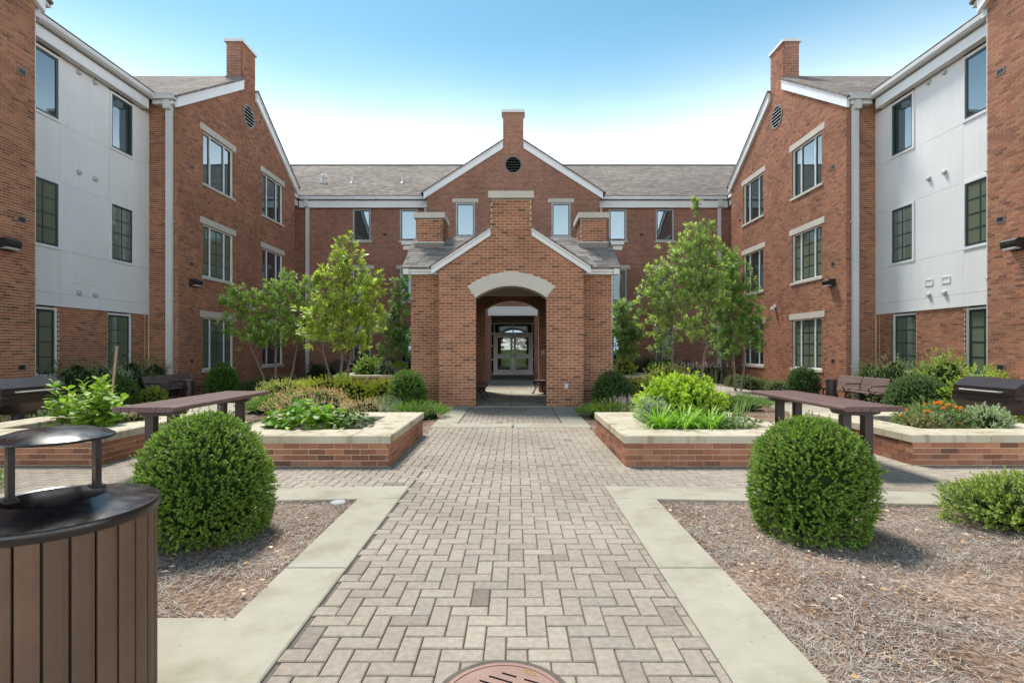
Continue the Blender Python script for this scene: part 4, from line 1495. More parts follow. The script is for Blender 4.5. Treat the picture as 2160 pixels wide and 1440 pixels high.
# ------------------------------------------------------------------ picnic tables
def table(label, x0, x1, y0, y1):
    t_ = thing('picnic_table', label, 'table', ((x0 + x1) / 2, (y0 + y1) / 2, 0))
    zt = .755; n = 7; wd = (x1 - x0) / n
    r2 = random.Random(int(x0 * 10))
    for k in range(n):
        a, b = x0 + k * wd + .002, x0 + (k + 1) * wd - .002
        q = MB()
        jy = r2.uniform(-.004, .004)
        c = r2.uniform(.3, .9)
        fr = Fr((0, 0, 0), (1, 0, 0), (0, 1, 0))
        if k in (0, n - 1):
            e = .028
            pr = []
            for i in range(7):
                an = -math.pi / 2 + math.pi * i / 6
                pr.append((e * math.cos(an), e * math.sin(an)))
            poly = [(b - e + p[0], zt - e + p[1]) for p in pr] + [(a, zt), (a, zt - 2 * e)]
            if k == 0: poly = [(a + b - u, z) for u, z in poly]
            q.prism(fr, poly, y0 + jy, y1 + jy, c)
        else:
            ch = .006
            q.prism(fr, [(a, zt - .056), (b, zt - .056), (b, zt - ch), (b - ch, zt), (a + ch, zt), (a, zt - ch)], y0 + jy, y1 + jy, c)
        part(q, 'plank', M['plank'], t_)
    xm = (x0 + x1) / 2
    for ly in (y0 + .32, y1 - .45):
        q = MB()
        fr = Fr((0, ly, 0), (1, 0, 0), (0, 1, 0))
        q.prism(fr, [(x0 + .06, zt - .062), (x1 - .06, zt - .062), (x1 - .09, zt - .11), (x1 - .18, zt - .13), (x0 + .18, zt - .13), (x0 + .09, zt - .11)], -.05, .05)
        part(q, 'bracket', M['leg_brown'], t_)
        for dx in (-.125, .125):
            q = MB(); q.box(WF, xm + dx - .047, xm + dx + .047, ly - .047, ly + .047, 0, zt - .131)
            part(q, 'leg', M['leg_brown'], t_)
        q = MB(); q.box(WF, xm - .19, xm + .19, ly - .06, ly + .06, -.002, .014)
        part(q, 'foot_plate', M['leg_brown'], t_)
table('brown plank picnic table beside the planter of orange marigolds', 3.60, 4.27, 5.70, 7.95)
table('brown plank picnic table beside the planter with the tall leafy plant', -4.36, -3.69, 5.64, 7.85)

# ------------------------------------------------------------------ park benches
def bench(label, loc, rz, L=2.35):
    b = thing('park_bench', label, 'bench', loc, rz)
    # local: length along y, faces +x
    r2 = random.Random(int(loc[1] * 10))
    prof = []
    for k in range(6):
        z = .47 + k * .068; x = -.16 - (z - .43) * .36
        for j, (ya, yb) in enumerate(((.01, L / 2 - .02), (L / 2 + .02, L - .01))):
            q = MB(); an = .34
            q.prism(Fr((0, 0, 0), (1, 0, 0), (0, 1, 0)), [(x, z), (x + .025, z + .008), (x + .006, z + .066), (x - .019, z + .058)], ya, yb, r2.uniform(.2, .8))
            part(q, 'slat', M['bench_slat'], b, False)
    for k in range(6):
        x = -.13 + k * .077; z = .415 + (.02 * ((k - 2.2) / 2.5) ** 2)
        for j, (ya, yb) in enumerate(((.01, L / 2 - .02), (L / 2 + .02, L - .01))):
            q = MB(); q.box(WF, x, x + .066, ya, yb, z, z + .025, r2.uniform(.2, .8))
            part(q, 'slat', M['bench_slat'], b, False)
    for y in (0, L / 2, L):
        q = MB()
        q.tube([(-.335, y, .90), (-.30, y, .80), (-.22, y, .60), (-.16, y, .45), (-.14, y, .40), (-.17, y, .30), (-.24, y, .12), (-.30, y, .0)], [.014, .020, .022, .026, .028, .024, .020, .024], 8)
        q.tube([(-.15, y, .40), (.05, y, .385), (.22, y, .40), (.34, y, .42), (.37, y, .40)], .020, 8)
        q.tube([(.24, y, .40), (.27, y, .30), (.25, y, .18), (.29, y, .06), (.33, y, 0)], [.026, .024, .020, .020, .024], 8)
        q.tube([(-.22, y, .14), (-.05, y, .26), (.1, y, .28), (.25, y, .16)], .012, 6)
        q.box(WF, -.34, -.25, y - .03, y + .03, 0, .015); q.box(WF, .28, .38, y - .03, y + .03, 0, .015)
        part(q, 'iron_frame', M['iron'], b, False, smooth=True)
        q = MB()
        pts = [(-.235, y, .655), (-.15, y, .66), (.10, y, .655), (.23, y, .655), (.31, y, .63), (.345, y, .58), (.345, y, .52), (.30, y, .47), (.22, y, .45), (.15, y, .47), (.13, y, .51)]
        q.tube(pts, .016, 8)
        part(q, 'armrest', M['iron'], b, False, smooth=True)
    return b
bench('brown slatted park bench with iron arms beside the pale round shrub', (10.55, 17.40, -.36), math.pi)
bench('brown slatted park bench with iron arms beside the variegated and yellow shrubs', (-11.30, 16.20, -.36), 0)

# backless iron-ended benches inside the pavilion
def stool_bench(label, loc, rz, L):
    b = thing('iron_bench', label, 'bench', loc, rz)
    for k in range(4):
        q = MB(); q.box(WF, -.20 + k * .102, -.20 + k * .102 + .094, 0, L, .385, .41)
        part(q, 'slat', M['plank'], b, False)
    for y in (.06, L - .06):
        q = MB()
        q.tube([(-.19, y, .375), (-.17, y, .30), (-.10, y, .20), (-.15, y, .08), (-.22, y, 0)], [.02, .02, .018, .018, .026], 7)
        q.tube([(.19, y, .375), (.17, y, .30), (.10, y, .20), (.15, y, .08), (.22, y, 0)], [.02, .02, .018, .018, .026], 7)
        q.tube([(-.2, y, .372), (.2, y, .372)], .016, 7)
        q.tube([(-.10, y, .20), (0, y, .24), (.10, y, .20)], .014, 6)
        q.tube([(-.15, y, .36), (-.05, y, .28), (.05, y, .28), (.15, y, .36)], .014, 6)
        q.tube([(-.05, y, .30), (.0, y, .36), (.05, y, .30)], .010, 6)
        part(q, 'iron_leg', M['iron'], b, False, smooth=True)
stool_bench('backless bench with scrolled iron legs near the front of the pavilion passage', (-.98, 13.75, .012), 0, 1.3)
stool_bench('backless bench with scrolled iron legs by the rear arch of the pavilion', (.70, 15.75, .012), RAD(-28), 1.0)

# ------------------------------------------------------------------ ash bins by the benches
for (x, y, lab) in ((9.52, 15.7, 'small dark cylindrical ash bin before the bench by the pale round shrub'),
                    (-9.88, 15.8, 'small dark cylindrical ash bin before the bench by the yellow shrub')):
    z0 = gz(x)
    a_ = thing('ash_bin', lab, 'ash bin', (x, y, z0))
    q = MB(); q.lathe([(.001, 0), (.14, 0), (.145, .02), (.145, .72), (.14, .73)], (x, y, z0), 24)
    part(q, 'body', M['leg_brown'], a_, smooth=True)
    q = MB(); q.lathe([(.155, .72), (.158, .75), (.15, .765), (.12, .765), (.11, .745), (.001, .74)], (x, y, z0), 24)
    part(q, 'rim', M['plank'], a_, smooth=True)
    q = MB(); q.box(WF, x - .01, x + .06, y - .152, y - .13, z0 + .42, z0 + .60)
    part(q, 'opening', M['dark'], a_)

# ------------------------------------------------------------------ pedestal grills
def grill(label, side, s0, y0, y1, z0=None):
    fr = Fr((XS, 0, 0), (side, 0, 0), (0, 1, 0))
    zb = gz(XS + side * (s0 + .3)) if z0 is None else z0
    gr_ = thing('pedestal_grill', label, 'grill', (XS + side * (s0 + .28), (y0 + y1) / 2, zb))
    d = z0 - gz(XS + side * (s0 + .3)) if z0 is not None else 0
    q = MB()
    q.prism(fr, [(s0 + .01, .70), (s0 + .01, .80), (s0 + .20, .93), (s0 + .44, .93), (s0 + .56, .80), (s0 + .56, .70)], y0, y1)
    ho = part(q, 'hood', M['grill'], gr_)
    q = MB()
    q.prism(fr, [(s0, .685), (s0, .56), (s0 + .12, .42), (s0 + .45, .42), (s0 + .57, .56), (s0 + .57, .685)], y0 - .01, y1 + .01)
    part(q, 'firebox', M['grill'], gr_)
    q = MB(); q.box(fr, s0 - .012, s0 + .58, y0 - .016, y1 + .016, .684, .698)
    part(q, 'seam', M['grill'], gr_)
    q = MB()
    P0 = fr.p(s0 + .28, (y0 + y1) / 2, 0)
    q.lathe([(.085, zb - .1), (.085, .42)], (P0[0], P0[1], 0), 20)
    part(q, 'pedestal', M['grill'], gr_, smooth=True)
    q = MB(); q.box(fr, s0 + .12, s0 + .44, (y0 + y1) / 2 - .14, (y0 + y1) / 2 + .14, .37, .42)
    part(q, 'bracket', M['grill'], gr_)
    q = MB(); q.tube([fr.p(s0 - .0, y0 + .2, .74), fr.p(s0 - .06, y0 + .2, .74), fr.p(s0 - .06, y1 - .2, .74), fr.p(s0, y1 - .2, .74)], .011, 8)
    part(q, 'handle', M['frame'], gr_, smooth=True)
    q = MB(); q.box(fr, s0 - .14, s0 + .0, y0 - .22, y0 - .02, .66, .675); q.tube([fr.p(s0 + .1, y0 - .03, .62), fr.p(s0 - .05, y0 - .20, .60)], .011, 8)
    part(q, 'side_shelf', M['grill'], gr_)
grill('large dark pedestal grill with sloped lid behind the marigold planter', 1, 7.36, 7.58, 8.66)
grill('large dark pedestal grill with sloped lid behind the tall leafy plant', -1, 7.36, 7.58, 8.66)
grill('far small pedestal grill against the rear block, beside the far planter', 1, 6.9, 21.7, 22.5)
grill('far pedestal grill in shade behind the yellow-green tree', -1, 6.9, 21.7, 22.5)
# ------------------------------------------------------------------ foliage
def unit(v): return v / (np.linalg.norm(v, axis=-1, keepdims=True) + 1e-9)

class Fol:
    def __init__(s):
        s.V = []; s.T = []; s.C = []; s.MI = []; s.n = 0
    def raw(s, V, T, C, mi=0):
        s.V.append(V); s.T.append(T + s.n); s.C.append(C); s.MI.append(np.full(len(T), mi)); s.n += len(V)
    def leaves(s, P, D, Nn, L, W, col, fold=.2, droop=0.0, lance=False, mi=0):
        n = len(P)
        D = unit(D); B = unit(np.cross(D, Nn)); U = np.cross(B, D)
        L = np.broadcast_to(L, (n,))[:, None]; W = np.broadcast_to(W, (n,))[:, None]
        dn = np.array((0, 0, -1.0))
        if not lance:
            v0 = P; v1 = P + D * L * .45 + B * W * .5 + U * W * fold; v2 = P + D * L + dn * L * droop; v3 = P + D * L * .45 - B * W * .5 + U * W * fold
            V = np.stack([v0, v1, v2, v3], 1).reshape(-1, 3)
            T = np.array([[0, 2, 1], [0, 3, 2]])
            k = 4
        else:
            v0 = P
            a = P + D * L * .35 + dn * L * droop * .15; b = P + D * L * .72 + dn * L * droop * .5
            v1, v2 = a + B * W * .5 + U * W * fold, a - B * W * .5 + U * W * fold
            v3, v4 = b + B * W * .42 + U * W * fold, b - B * W * .42 + U * W * fold
            v5 = P + D * L + dn * L * droop
            V = np.stack([v0, v1, v2, v3, v4, v5], 1).reshape(-1, 3)
            T = np.array([[0, 2, 1], [1, 2, 4], [1, 4, 3], [3, 4, 5]])
            k = 6
        T = (np.arange(n)[:, None, None] * k + T[None]).reshape(-1, 3)
        s.raw(V, T, np.repeat(col, k, 0), mi)
    def ribbons(s, P, D, L, W, droop, col, segs=5, mi=0):
        """arching blades: start direction D, falling under droop"""
        n = len(P)
        D = unit(D)
        B = unit(np.cross(D, np.array((0, 0, 1.0)) + 1e-4))
        L = np.broadcast_to(L, (n,))[:, None]; W = np.broadcast_to(W, (n,))[:, None]; droop = np.broadcast_to(droop, (n,))[:, None]
        rows = []
        for i in range(segs + 1):
            t = i / segs
            c = P + D * L * t + np.array((0, 0, -1.0)) * L * droop * t * t
            w = W * (.55 + .6 * t) if t < .35 else W * (1 - ((t - .35) / .65) ** 2 * .97) * .76
            rows += [c + B * w * .5, c - B * w * .5]
        V = np.stack(rows, 1).reshape(-1, 3)
        k = 2 * (segs + 1)
        T = []
        for i in range(segs):
            a = 2 * i
            T += [[a, a + 1, a + 3], [a, a + 3, a + 2]]
        T = (np.arange(n)[:, None, None] * k + np.array(T)[None]).reshape(-1, 3)
        s.raw(V, T, np.repeat(col, k, 0), mi)
    def blob(s, c, r, col, seed=0, nu=14, nv=9, lump=.12, mi=0):
        rg = np.random.default_rng(seed)
        ph = rg.uniform(0, 6.28, 6)
        V = []
        for j in range(nv + 1):
            el = -math.pi / 2 + math.pi * j / nv
            for i in range(nu):
                az = 2 * math.pi * i / nu
                k = 1 + lump * (math.sin(3 * az + ph[0] + 2 * el) + math.sin(5 * el + ph[1] + az)) * .5
                V.append((c[0] + r[0] * k * math.cos(el) * math.cos(az), c[1] + r[1] * k * math.cos(el) * math.sin(az), c[2] + r[2] * k * math.sin(el)))
        T = []
        for j in range(nv):
            for i in range(nu):
                a, b = j * nu + i, j * nu + (i + 1) % nu
                T += [[a, b, b + nu], [a, b + nu, a + nu]]
        s.raw(np.array(V), np.array(T), np.tile(np.array(col, float), (len(V), 1)), mi)
    def mesh(s, name, mats):
        V = np.concatenate(s.V).astype(np.float32); T = np.concatenate(s.T).astype(np.int32); C = np.concatenate(s.C)
        me = bpy.data.meshes.new(name)
        me.vertices.add(len(V)); me.vertices.foreach_set('co', V.ravel())
        me.loops.add(len(T) * 3); me.loops.foreach_set('vertex_index', T.ravel())
        me.polygons.add(len(T)); me.polygons.foreach_set('loop_start', np.arange(len(T), dtype=np.int32) * 3)
        for m_ in mats: me.materials.append(m_)
        me.polygons.foreach_set('material_index', np.concatenate(s.MI).astype(np.int32))
        ca = me.color_attributes.new('Col', 'FLOAT_COLOR', 'POINT')
        buf = np.ones((len(V), 4), np.float32); buf[:, :3] = C
        ca.data.foreach_set('color', buf.ravel())
        me.update(calc_edges=True)
        return me

LB = 1.45
def colors(rg, n, c0, c1, jit=.12):
    t = rg.random(n)[:, None]
    c0, c1 = np.array(c0) * LB, np.array(c1) * LB
    c = np.array(c0)[None] * (1 - t) + np.array(c1)[None] * t
    return np.clip(c * (1 + rg.normal(0, jit, (n, 1))), .003, 1)

def sprigs(F, rg, P, D, nl, sl, L, W, c0, c1, spread=.9, tipc=None, fold=.2, lance=False, droop=0, mi=0):
    """little shoots: nl leaves set round each shoot"""
    n = len(P)
    D = unit(D)
    ref = np.where(np.abs(D[:, 2:3]) > .9, np.array((1.0, 0, 0)), np.array((0, 0, 1.0)))
    A = unit(np.cross(D, ref)); B = np.cross(D, A)
    base = colors(rg, n, c0, c1)
    patch = np.sin(P[:, 0] * 9 + P[:, 2] * 5) * np.sin(P[:, 1] * 8 - P[:, 2] * 7 + 1) * .14
    base = base * (1 + patch[:, None] * np.array((1.3, 1, .6)))
    dead = rg.random(n) < .012
    base[dead] = base[dead] * .4 + np.array((.12, .07, .03)) * .6
    an0 = rg.uniform(0, 6.28, n)
    for k in range(nl):
        t = (k + .3) / nl
        an = an0 + k * 2.4 + rg.normal(0, .3, n)
        side = A * np.cos(an)[:, None] + B * np.sin(an)[:, None]
        sp = spread * (1.15 - .75 * t)
        d = D * (1 - .35 * sp) + side * sp + rg.normal(0, .15, (n, 3))
        p = P + D * (sl * t)
        col = base.copy()
        if tipc is not None:
            q = max(0, t - .45) / .55
            col = col * (1 - q * .7) + np.array(tipc)[None] * LB * q * .7
        col = np.clip(col * (1 + rg.normal(0, .1, (n, 1))), .003, 1)
        nn = unit(D + side * -.3 + np.array((0, 0, .4)))
        F.leaves(p, d, nn, L * rg.uniform(.7, 1.15, n) * (1.0 if t < .8 else .8), W * rg.uniform(.8, 1.15, n), col, fold, droop, lance, mi)

def finish(F, name, loc, label, cat, group=None, mats=('leaf',), rz=0):
    o = link(F.mesh(name, [M[k] for k in mats]), name)
    o.location = loc; o.rotation_euler = (0, 0, rz)
    return tag(o, label, cat, group)

def dome_points(rg, n, Rr, Hh, low=.36, base=.84):
    """surface of a clipped dome shrub, unit normals"""
    t = rg.random(n * 3)
    def r_of(t):
        return np.where(t > low, np.sqrt(np.maximum(0, 1 - ((t - low) / (1 - low)) ** 2.1)), base + (1 - base) * np.sin(np.clip(t / low, 0, 1) * math.pi / 2))
    e = 1e-3
    dr = (r_of(np.minimum(t + e, 1)) - r_of(np.maximum(t - e, 0))) / (2 * e) * Rr / Hh
    dr = np.clip(dr, -8, 8)
    wgt = (r_of(t) + .05) * np.sqrt(1 + dr ** 2)
    keep = rg.random(n * 3) < wgt / wgt.max()
    t = t[keep][:n]; dr = dr[keep][:n]
    az = rg.uniform(0, 2 * math.pi, len(t))
    p0, p1, p2 = rg.uniform(0, 6.28, 3)
    lump = 1 + .040 * np.sin(2 * az + 4 * t + p0) + .030 * np.sin(5 * az - 9 * t + p1) + .024 * np.sin(13 * t + 7 * az + p2)
    rr = r_of(t) * Rr * lump
    P = np.stack([rr * np.cos(az), rr * np.sin(az), t * Hh * (.98 + .03 * lump)], 1)
    Nn = unit(np.stack([np.cos(az), np.sin(az), -dr], 1))
    return P, Nn

def dome_bush(name, label, loc, Rr, Hh, n, L, c0, c1, tip, seed, nl=8, cat='shrub', group=None, rz=0, low=.36, base=.84, core=(.018, .035, .010)):
    rg = np.random.default_rng(seed)
    F = Fol()
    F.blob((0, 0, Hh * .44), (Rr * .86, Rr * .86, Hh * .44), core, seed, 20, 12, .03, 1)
    P, Nn = dome_points(rg, n, Rr, Hh, low, base)
    P = P - Nn * (rg.random((len(P), 1)) ** 1.5 * L * 2.6 + L * .9)
    stray = (rg.random((len(P), 1)) < .10) * rg.random((len(P), 1))
    P = P + Nn * stray * L * 2.2
    D = Nn + rg.normal(0, .38, P.shape) + np.array((0, 0, .35))
    sprigs(F, rg, P, D, nl, L * 1.9, L, L * .55, c0, c1, .9, tip)
    return finish(F, name, loc, label, cat, group, ('leaf_gloss', 'core'), rz)

def ball_points(rg, n, r, shell=.5, zmin=-.3):
    d = unit(rg.normal(0, 1, (n * 2, 3)))
    d = d[d[:, 2] > zmin][:n]
    k = shell + (1 - shell) * rg.random((len(d), 1)) ** .6
    return d * k * np.array(r), d

def mound(name, label, loc, r, n, L, W, c0, c1, tip=None, seed=0, nl=7, sl=None, cat='shrub', group=None, core=(.02, .03, .012), spread=.9, lance=False, shell=.55, up=.5, lumps=0, rz=0, mats=('leaf',), droop=0, kz=.35):
    rg = np.random.default_rng(seed)
    F = Fol()
    cz = r[2] * kz
    rz_ = r[2] * (1 - kz)
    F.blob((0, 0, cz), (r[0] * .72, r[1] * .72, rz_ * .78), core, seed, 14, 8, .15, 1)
    P, d = ball_points(rg, n, (r[0], r[1], rz_), shell, -.55)
    if lumps:
        az = np.arctan2(d[:, 1], d[:, 0])
        k = 1 + lumps * (np.sin(az * 3 + seed) * .6 + np.sin(az * 7 + 4 * d[:, 2] + seed * 2) * .4) + lumps * .6 * np.sin(9 * d[:, 2] + az * 2)
        P *= k[:, None]
    P[:, 2] += cz
    P[:, 2] = np.maximum(P[:, 2], .015)
    D = d + rg.normal(0, .4, P.shape) + np.array((0, 0, up))
    sprigs(F, rg, P, D, nl, sl or L * 2, L, W, c0, c1, spread, tip, lance=lance, droop=droop)
    return finish(F, name, loc, label, cat, group, (*mats, 'core'), rz)

# ---- clipped box shrubs
BX0, BX1, BXT = (.058, .112, .018), (.100, .165, .028), (.200, .290, .045)
z0 = -.03
dome_bush('boxwood_shrub', 'large clipped dark green boxwood dome next to the litter bin', (-2.36, 3.97, z0), .475, .915, 5600, .021, BX0, BX1, BXT, 1)
dome_bush('boxwood_shrub', 'large clipped boxwood dome in straw beside the low spreading shrub', (2.29, 4.03, z0), .425, .875, 5000, .021, BX0, BX1, BXT, 2, low=.42, base=.92)
dome_bush('boxwood_shrub', 'rounded boxwood ball at the pavilion corner beside a grey pot', (-2.42, 11.75, z0), .45, .93, 1700, .032, BX0, BX1, (.10, .17, .035), 3)
dome_bush('boxwood_shrub', 'rounded boxwood ball at the pavilion corner above yellow-green juniper', (2.20, 11.75, z0), .45, .90, 1700, .032, (.035, .07, .020), (.06, .105, .03), (.09, .145, .04), 4)
dome_bush('boxwood_shrub', 'bright green clipped cone shrub beside the far end of a bench under the window', (-9.3, 16.6, gz(-9.3)), .46, 1.12, 1300, .040, (.035, .09, .010), (.05, .12, .014), (.09, .18, .02), 5, low=.3)
dome_bush('boxwood_shrub', 'dark clipped dome shrub under the gable window beside an ash bin', (9.35, 16.9, gz(9.35)), .48, 1.05, 1300, .040, (.028, .062, .018), (.05, .085, .028), (.075, .12, .04), 6)
dome_bush('boxwood_shrub', 'broad pale grey-green rounded shrub between bench and grill', (9.95, 12.9, gz(9.95)), .66, 1.06, 2400, .036, (.045, .085, .030), (.075, .125, .048), (.12, .18, .07), 7, low=.35)
dome_bush('boxwood_shrub', 'dense rounded juniper shrub behind the wooden stake', (-10.3, 13.4, gz(-10.3)), .55, 1.02, 1800, .036, (.035, .075, .018), (.06, .11, .028), (.11, .16, .035), 8, low=.4)

# ---- low spreading shrubs in the straw
mound('spreading_shrub', 'low spreading yellow-green shrub in the pine straw by the curb', (4.12, 4.18, z0), (.62, .38, .37), 1700, .030, .015, (.075, .125, .022), (.14, .19, .035), (.34, .38, .09), 11, 8, .07, lumps=.12, kz=.42)
mound('spreading_shrub', 'low spreading shrub behind the litter bin by the curb', (-5.62, 4.95, z0), (.62, .42, .36), 900, .032, .016, (.08, .13, .03), (.14, .20, .05), (.24, .30, .10), 12, 8, .07, lumps=.12)

# ---- junipers
JU = ((.055, .115, .018), (.10, .18, .030), (.17, .26, .045))
def juniper(label, loc, r, n, seed, c=JU, group=None):
    rg = np.random.default_rng(seed)
    F = Fol()
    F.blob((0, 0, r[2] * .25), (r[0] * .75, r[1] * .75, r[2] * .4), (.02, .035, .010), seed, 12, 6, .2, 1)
    az = rg.uniform(0, 6.28, n); k = rg.random(n) ** .5
    P = np.stack([np.cos(az) * r[0] * k, np.sin(az) * r[1] * k, r[2] * (.35 + .55 * (1 - k ** 2)) * rg.uniform(.6, 1.15, n)], 1)
    D = np.stack([np.cos(az) * .8, np.sin(az) * .8, .55 + .2 * rg.random(n)], 1) + rg.normal(0, .3, (n, 3))
    sprigs(F, rg, P, D, 10, .17, .050, .011, c[0], c[1], .55, c[2])
    return finish(F, 'juniper_shrub', loc, label, 'shrub', group, ('leaf', 'core'))
juniper('feathery low juniper at the foot of the pavilion beside the pot', (-1.98, 10.6, z0), (.62, .40, .26), 520, 21)
juniper('feathery yellow-green low juniper before the pavilion boxwood ball', (1.92, 10.7, z0), (.58, .38, .26), 480, 22, ((.08, .14, .015), (.14, .21, .03), (.24, .31, .05)))
juniper('spreading juniper mat beyond the picnic table and vegetable planter', (-5.2, 11.6, z0), (.85, .7, .30), 900, 23)
juniper('spreading juniper mat beyond the marigold side picnic table', (5.0, 12.2, z0), (.9, .7, .30), 900, 24)

# ---- yellow-green hedges behind the planters
HG = ((.30, .33, .03), (.44, .46, .045), (.60, .60, .08))
mound('spirea_shrub', 'broad yellow-green spirea hedge under the yellow-green tree', (-4.6, 13.4, z0), (1.35, .75, .66), 1500, .045, .020, *HG, 31, 7, .09, lumps=.10)
mound('spirea_shrub', 'yellow-green spirea hedge next to the pavilion boxwood with pot', (-3.1, 13.6, z0), (.85, .70, .66), 1000, .045, .020, *HG, 32, 7, .09, lumps=.10)
mound('spirea_shrub', 'yellow-green spirea with white and pink flowers beside the slim tree trunk', (-5.8, 13.2, z0), (.8, .7, .60), 900, .045, .020, (.16, .20, .03), (.26, .28, .05), (.45, .42, .20), 33, 7, .09, lumps=.12)
mound('spirea_shrub', 'yellow-green spirea hedge behind the lime shrub planter', (3.0, 13.0, z0), (1.0, .75, .64), 1100, .045, .020, (.15, .19, .03), (.24, .26, .04), (.34, .36, .06), 34, 7, .09, lumps=.10)
mound('spirea_shrub', 'loose yellow-green shrub round the trunk of the tallest tree', (4.3, 14.6, z0), (.85, .75, .92), 1000, .05, .022, (.15, .19, .03), (.24, .26, .045), (.34, .36, .08), 35, 7, .10, lumps=.16)

# ---- dark low mounds along the walls
k = 0
for side in (-1, 1):
    rg = np.random.default_rng(50 + side)
    for i in range(9):
        s = 8.9 + .75 * (i % 3) + rg.uniform(-.15, .15)
        y = 17.9 + 1.05 * (i // 3) * 1.5 + (i % 3) * .5 + rg.uniform(-.2, .2)
        x = XS + side * s
        rr = rg.uniform(.36, .48)
        mound('holly_mound', 'small dark rounded holly mound ' + ('beyond the bright green cone shrub' if side < 0 else 'beyond the dark clipped dome shrub'), (x, y, gz(x)), (rr, rr, rr * 1.15), 330, .045, .022, (.05, .085, .03), (.09, .13, .045), (.14, .18, .07), 60 + k, 6, .07, group='holly mounds beyond the ' + ('cone shrub' if side < 0 else 'dome shrub'), shell=.7)
        k += 1
    for i in range(7):
        s = 5.2 + 1.05 * i; x = XS + side * s
        hh = rg.uniform(.8, 1.15)
        if s > 11: continue
        mound('dark_shrub', 'dark loose evergreen shrub against the rear block ' + ('behind the yellow-green tree' if side < 0 else 'behind the tallest tree'), (x, 27.6 + rg.uniform(-.5, .5), gz(x)), (.62, .55, hh), 330, .07, .032, (.028, .05, .025), (.05, .08, .04), (.10, .14, .08), 90 + k, 6, .10, group='dark shrubs along the rear block ' + ('behind the yellow-green tree' if side < 0 else 'behind the tallest tree'), lumps=.12)
        k += 1

# ---- foundation planting by the white recesses
for side, tagt in ((-1, 'left'), (1, 'right')):
    rg = np.random.default_rng(70 + side)
    beside = 'near the variegated border' if side < 0 else 'near the pale round shrub'
    for i, (s, y, r, h, kind) in enumerate(((11.95, 17.4, .55, 1.35, 'rose'), (12.0, 16.4, .6, 1.45, 'nandina'), (12.05, 15.3, .6, 1.35, 'nandina'), (11.9, 14.2, .65, 1.45, 'rose'), (12.0, 13.2, .55, 1.1, 'nandina'))):
        x = XS + side * s
        c = ((.09, .145, .055), (.15, .21, .08), (.30, .34, .20)) if kind == 'nandina' else ((.08, .13, .045), (.13, .19, .065), (.22, .22, .10))
        if kind == 'nandina':
            mound('nandina_shrub', 'loose leafy nandina against the ground-floor windows ' + beside, (x, y, gz(x)), (r, r, h), 480, .055, .022, *c, 130 + i + 20 * side, 7, .14, group='nandinas ' + beside, lumps=.18, shell=.4)
        else:
            mound('rose_shrub', 'loose rose shrub with reddish tips against the wing wall ' + beside, (x, y, gz(x)), (r, r, h), 480, .055, .028, c[0], c[1], (.26, .15, .09), 140 + i + 20 * side, 6, .13, group='roses ' + beside, lumps=.2, shell=.4)
mound('yellow_shrub', 'bright yellow-green leafy shrub behind the grill at the ground-floor window', (10.7, 11.9, gz(10.7)), (.66, .6, 1.25), 700, .065, .034, (.13, .20, .025), (.20, .28, .035), (.33, .40, .06), 151, 7, .13, lumps=.16)
mound('yellow_shrub', 'tall yellow-green leafy shrub behind the pale round shrub', (11.2, 13.6, gz(11.2)), (.7, .6, 1.55), 700, .065, .034, (.11, .17, .03), (.17, .24, .045), (.28, .34, .07), 152, 7, .14, lumps=.2)
mound('yellow_shrub', 'small gold-green shrub at the near end of the bench', (-10.35, 14.9, gz(-10.35)), (.38, .36, .62), 420, .05, .028, (.16, .22, .025), (.26, .30, .035), (.40, .42, .06), 153, 6, .08, lumps=.12)
mound('variegated_shrub', 'grey-white variegated shrub behind the stake', (-11.2, 14.6, gz(-11.2)), (.55, .5, 1.2), 620, .045, .024, (.12, .17, .10), (.26, .32, .22), (.42, .46, .36), 154, 6, .10, lumps=.15)
mound('ground_cover', 'low grey-green ground cover behind the leafy-plant planter', (-8.6, 9.7, gz(-8.6)), (1.1, .45, .34), 520, .04, .02, (.09, .13, .06), (.17, .21, .09), (.28, .32, .16), 155, 6, .07, lumps=.2)
mound('ground_cover', 'low green ground cover behind the marigold planter', (8.2, 9.9, gz(8.2)), (1.0, .5, .45), 520, .045, .022, (.06, .11, .04), (.11, .17, .06), (.20, .24, .09), 156, 6, .08, lumps=.2)
mound('ground_cover', 'low silvery ground cover beyond the tall leafy plant', (-9.2, 11.3, gz(-9.2)), (.7, .6, .5), 420, .045, .022, (.09, .13, .06), (.16, .20, .10), (.28, .30, .20), 157, 6, .08, lumps=.2)
mound('ground_cover', 'small olive ground cover under the grill edge', (8.9, 8.9, gz(8.9)), (.6, .5, .34), 300, .04, .02, (.06, .10, .03), (.12, .16, .05), (.18, .22, .08), 158, 6, .07, lumps=.2)

# ---- planter plants
def broad(label, loc, r, n, L, W, c0, c1, seed, name='leafy_vegetable', h=.25, cat='plant', up=.55, droop=.35, mats=('leaf_gloss',)):
    rg = np.random.default_rng(seed)
    F = Fol()
    az = rg.uniform(0, 6.28, n); k = rg.random(n) ** .6
    P = np.stack([np.cos(az) * r[0] * k, np.sin(az) * r[1] * k, h * rg.uniform(.15, 1, n) * (1 - .45 * k)], 1)
    D = np.stack([np.cos(az), np.sin(az), np.full(n, up)], 1) + rg.normal(0, .45, (n, 3))
    Nn = np.tile(np.array((0, 0, 1.0)), (n, 1)) + rg.normal(0, .3, (n, 3))
    F.leaves(P, D, Nn, L * rg.uniform(.55, 1.2, n), W * rg.uniform(.6, 1.2, n), colors(rg, n, c0, c1), .12, droop, True)
    return finish(F, name, loc, label, cat, None, mats)
zp = .275
broad('clump of broad glossy green collard leaves in the vegetable planter', (-2.75, 6.95, zp), (.52, .28), 300, .16, .11, (.05, .13, .012), (.17, .29, .022), 201, h=.42)
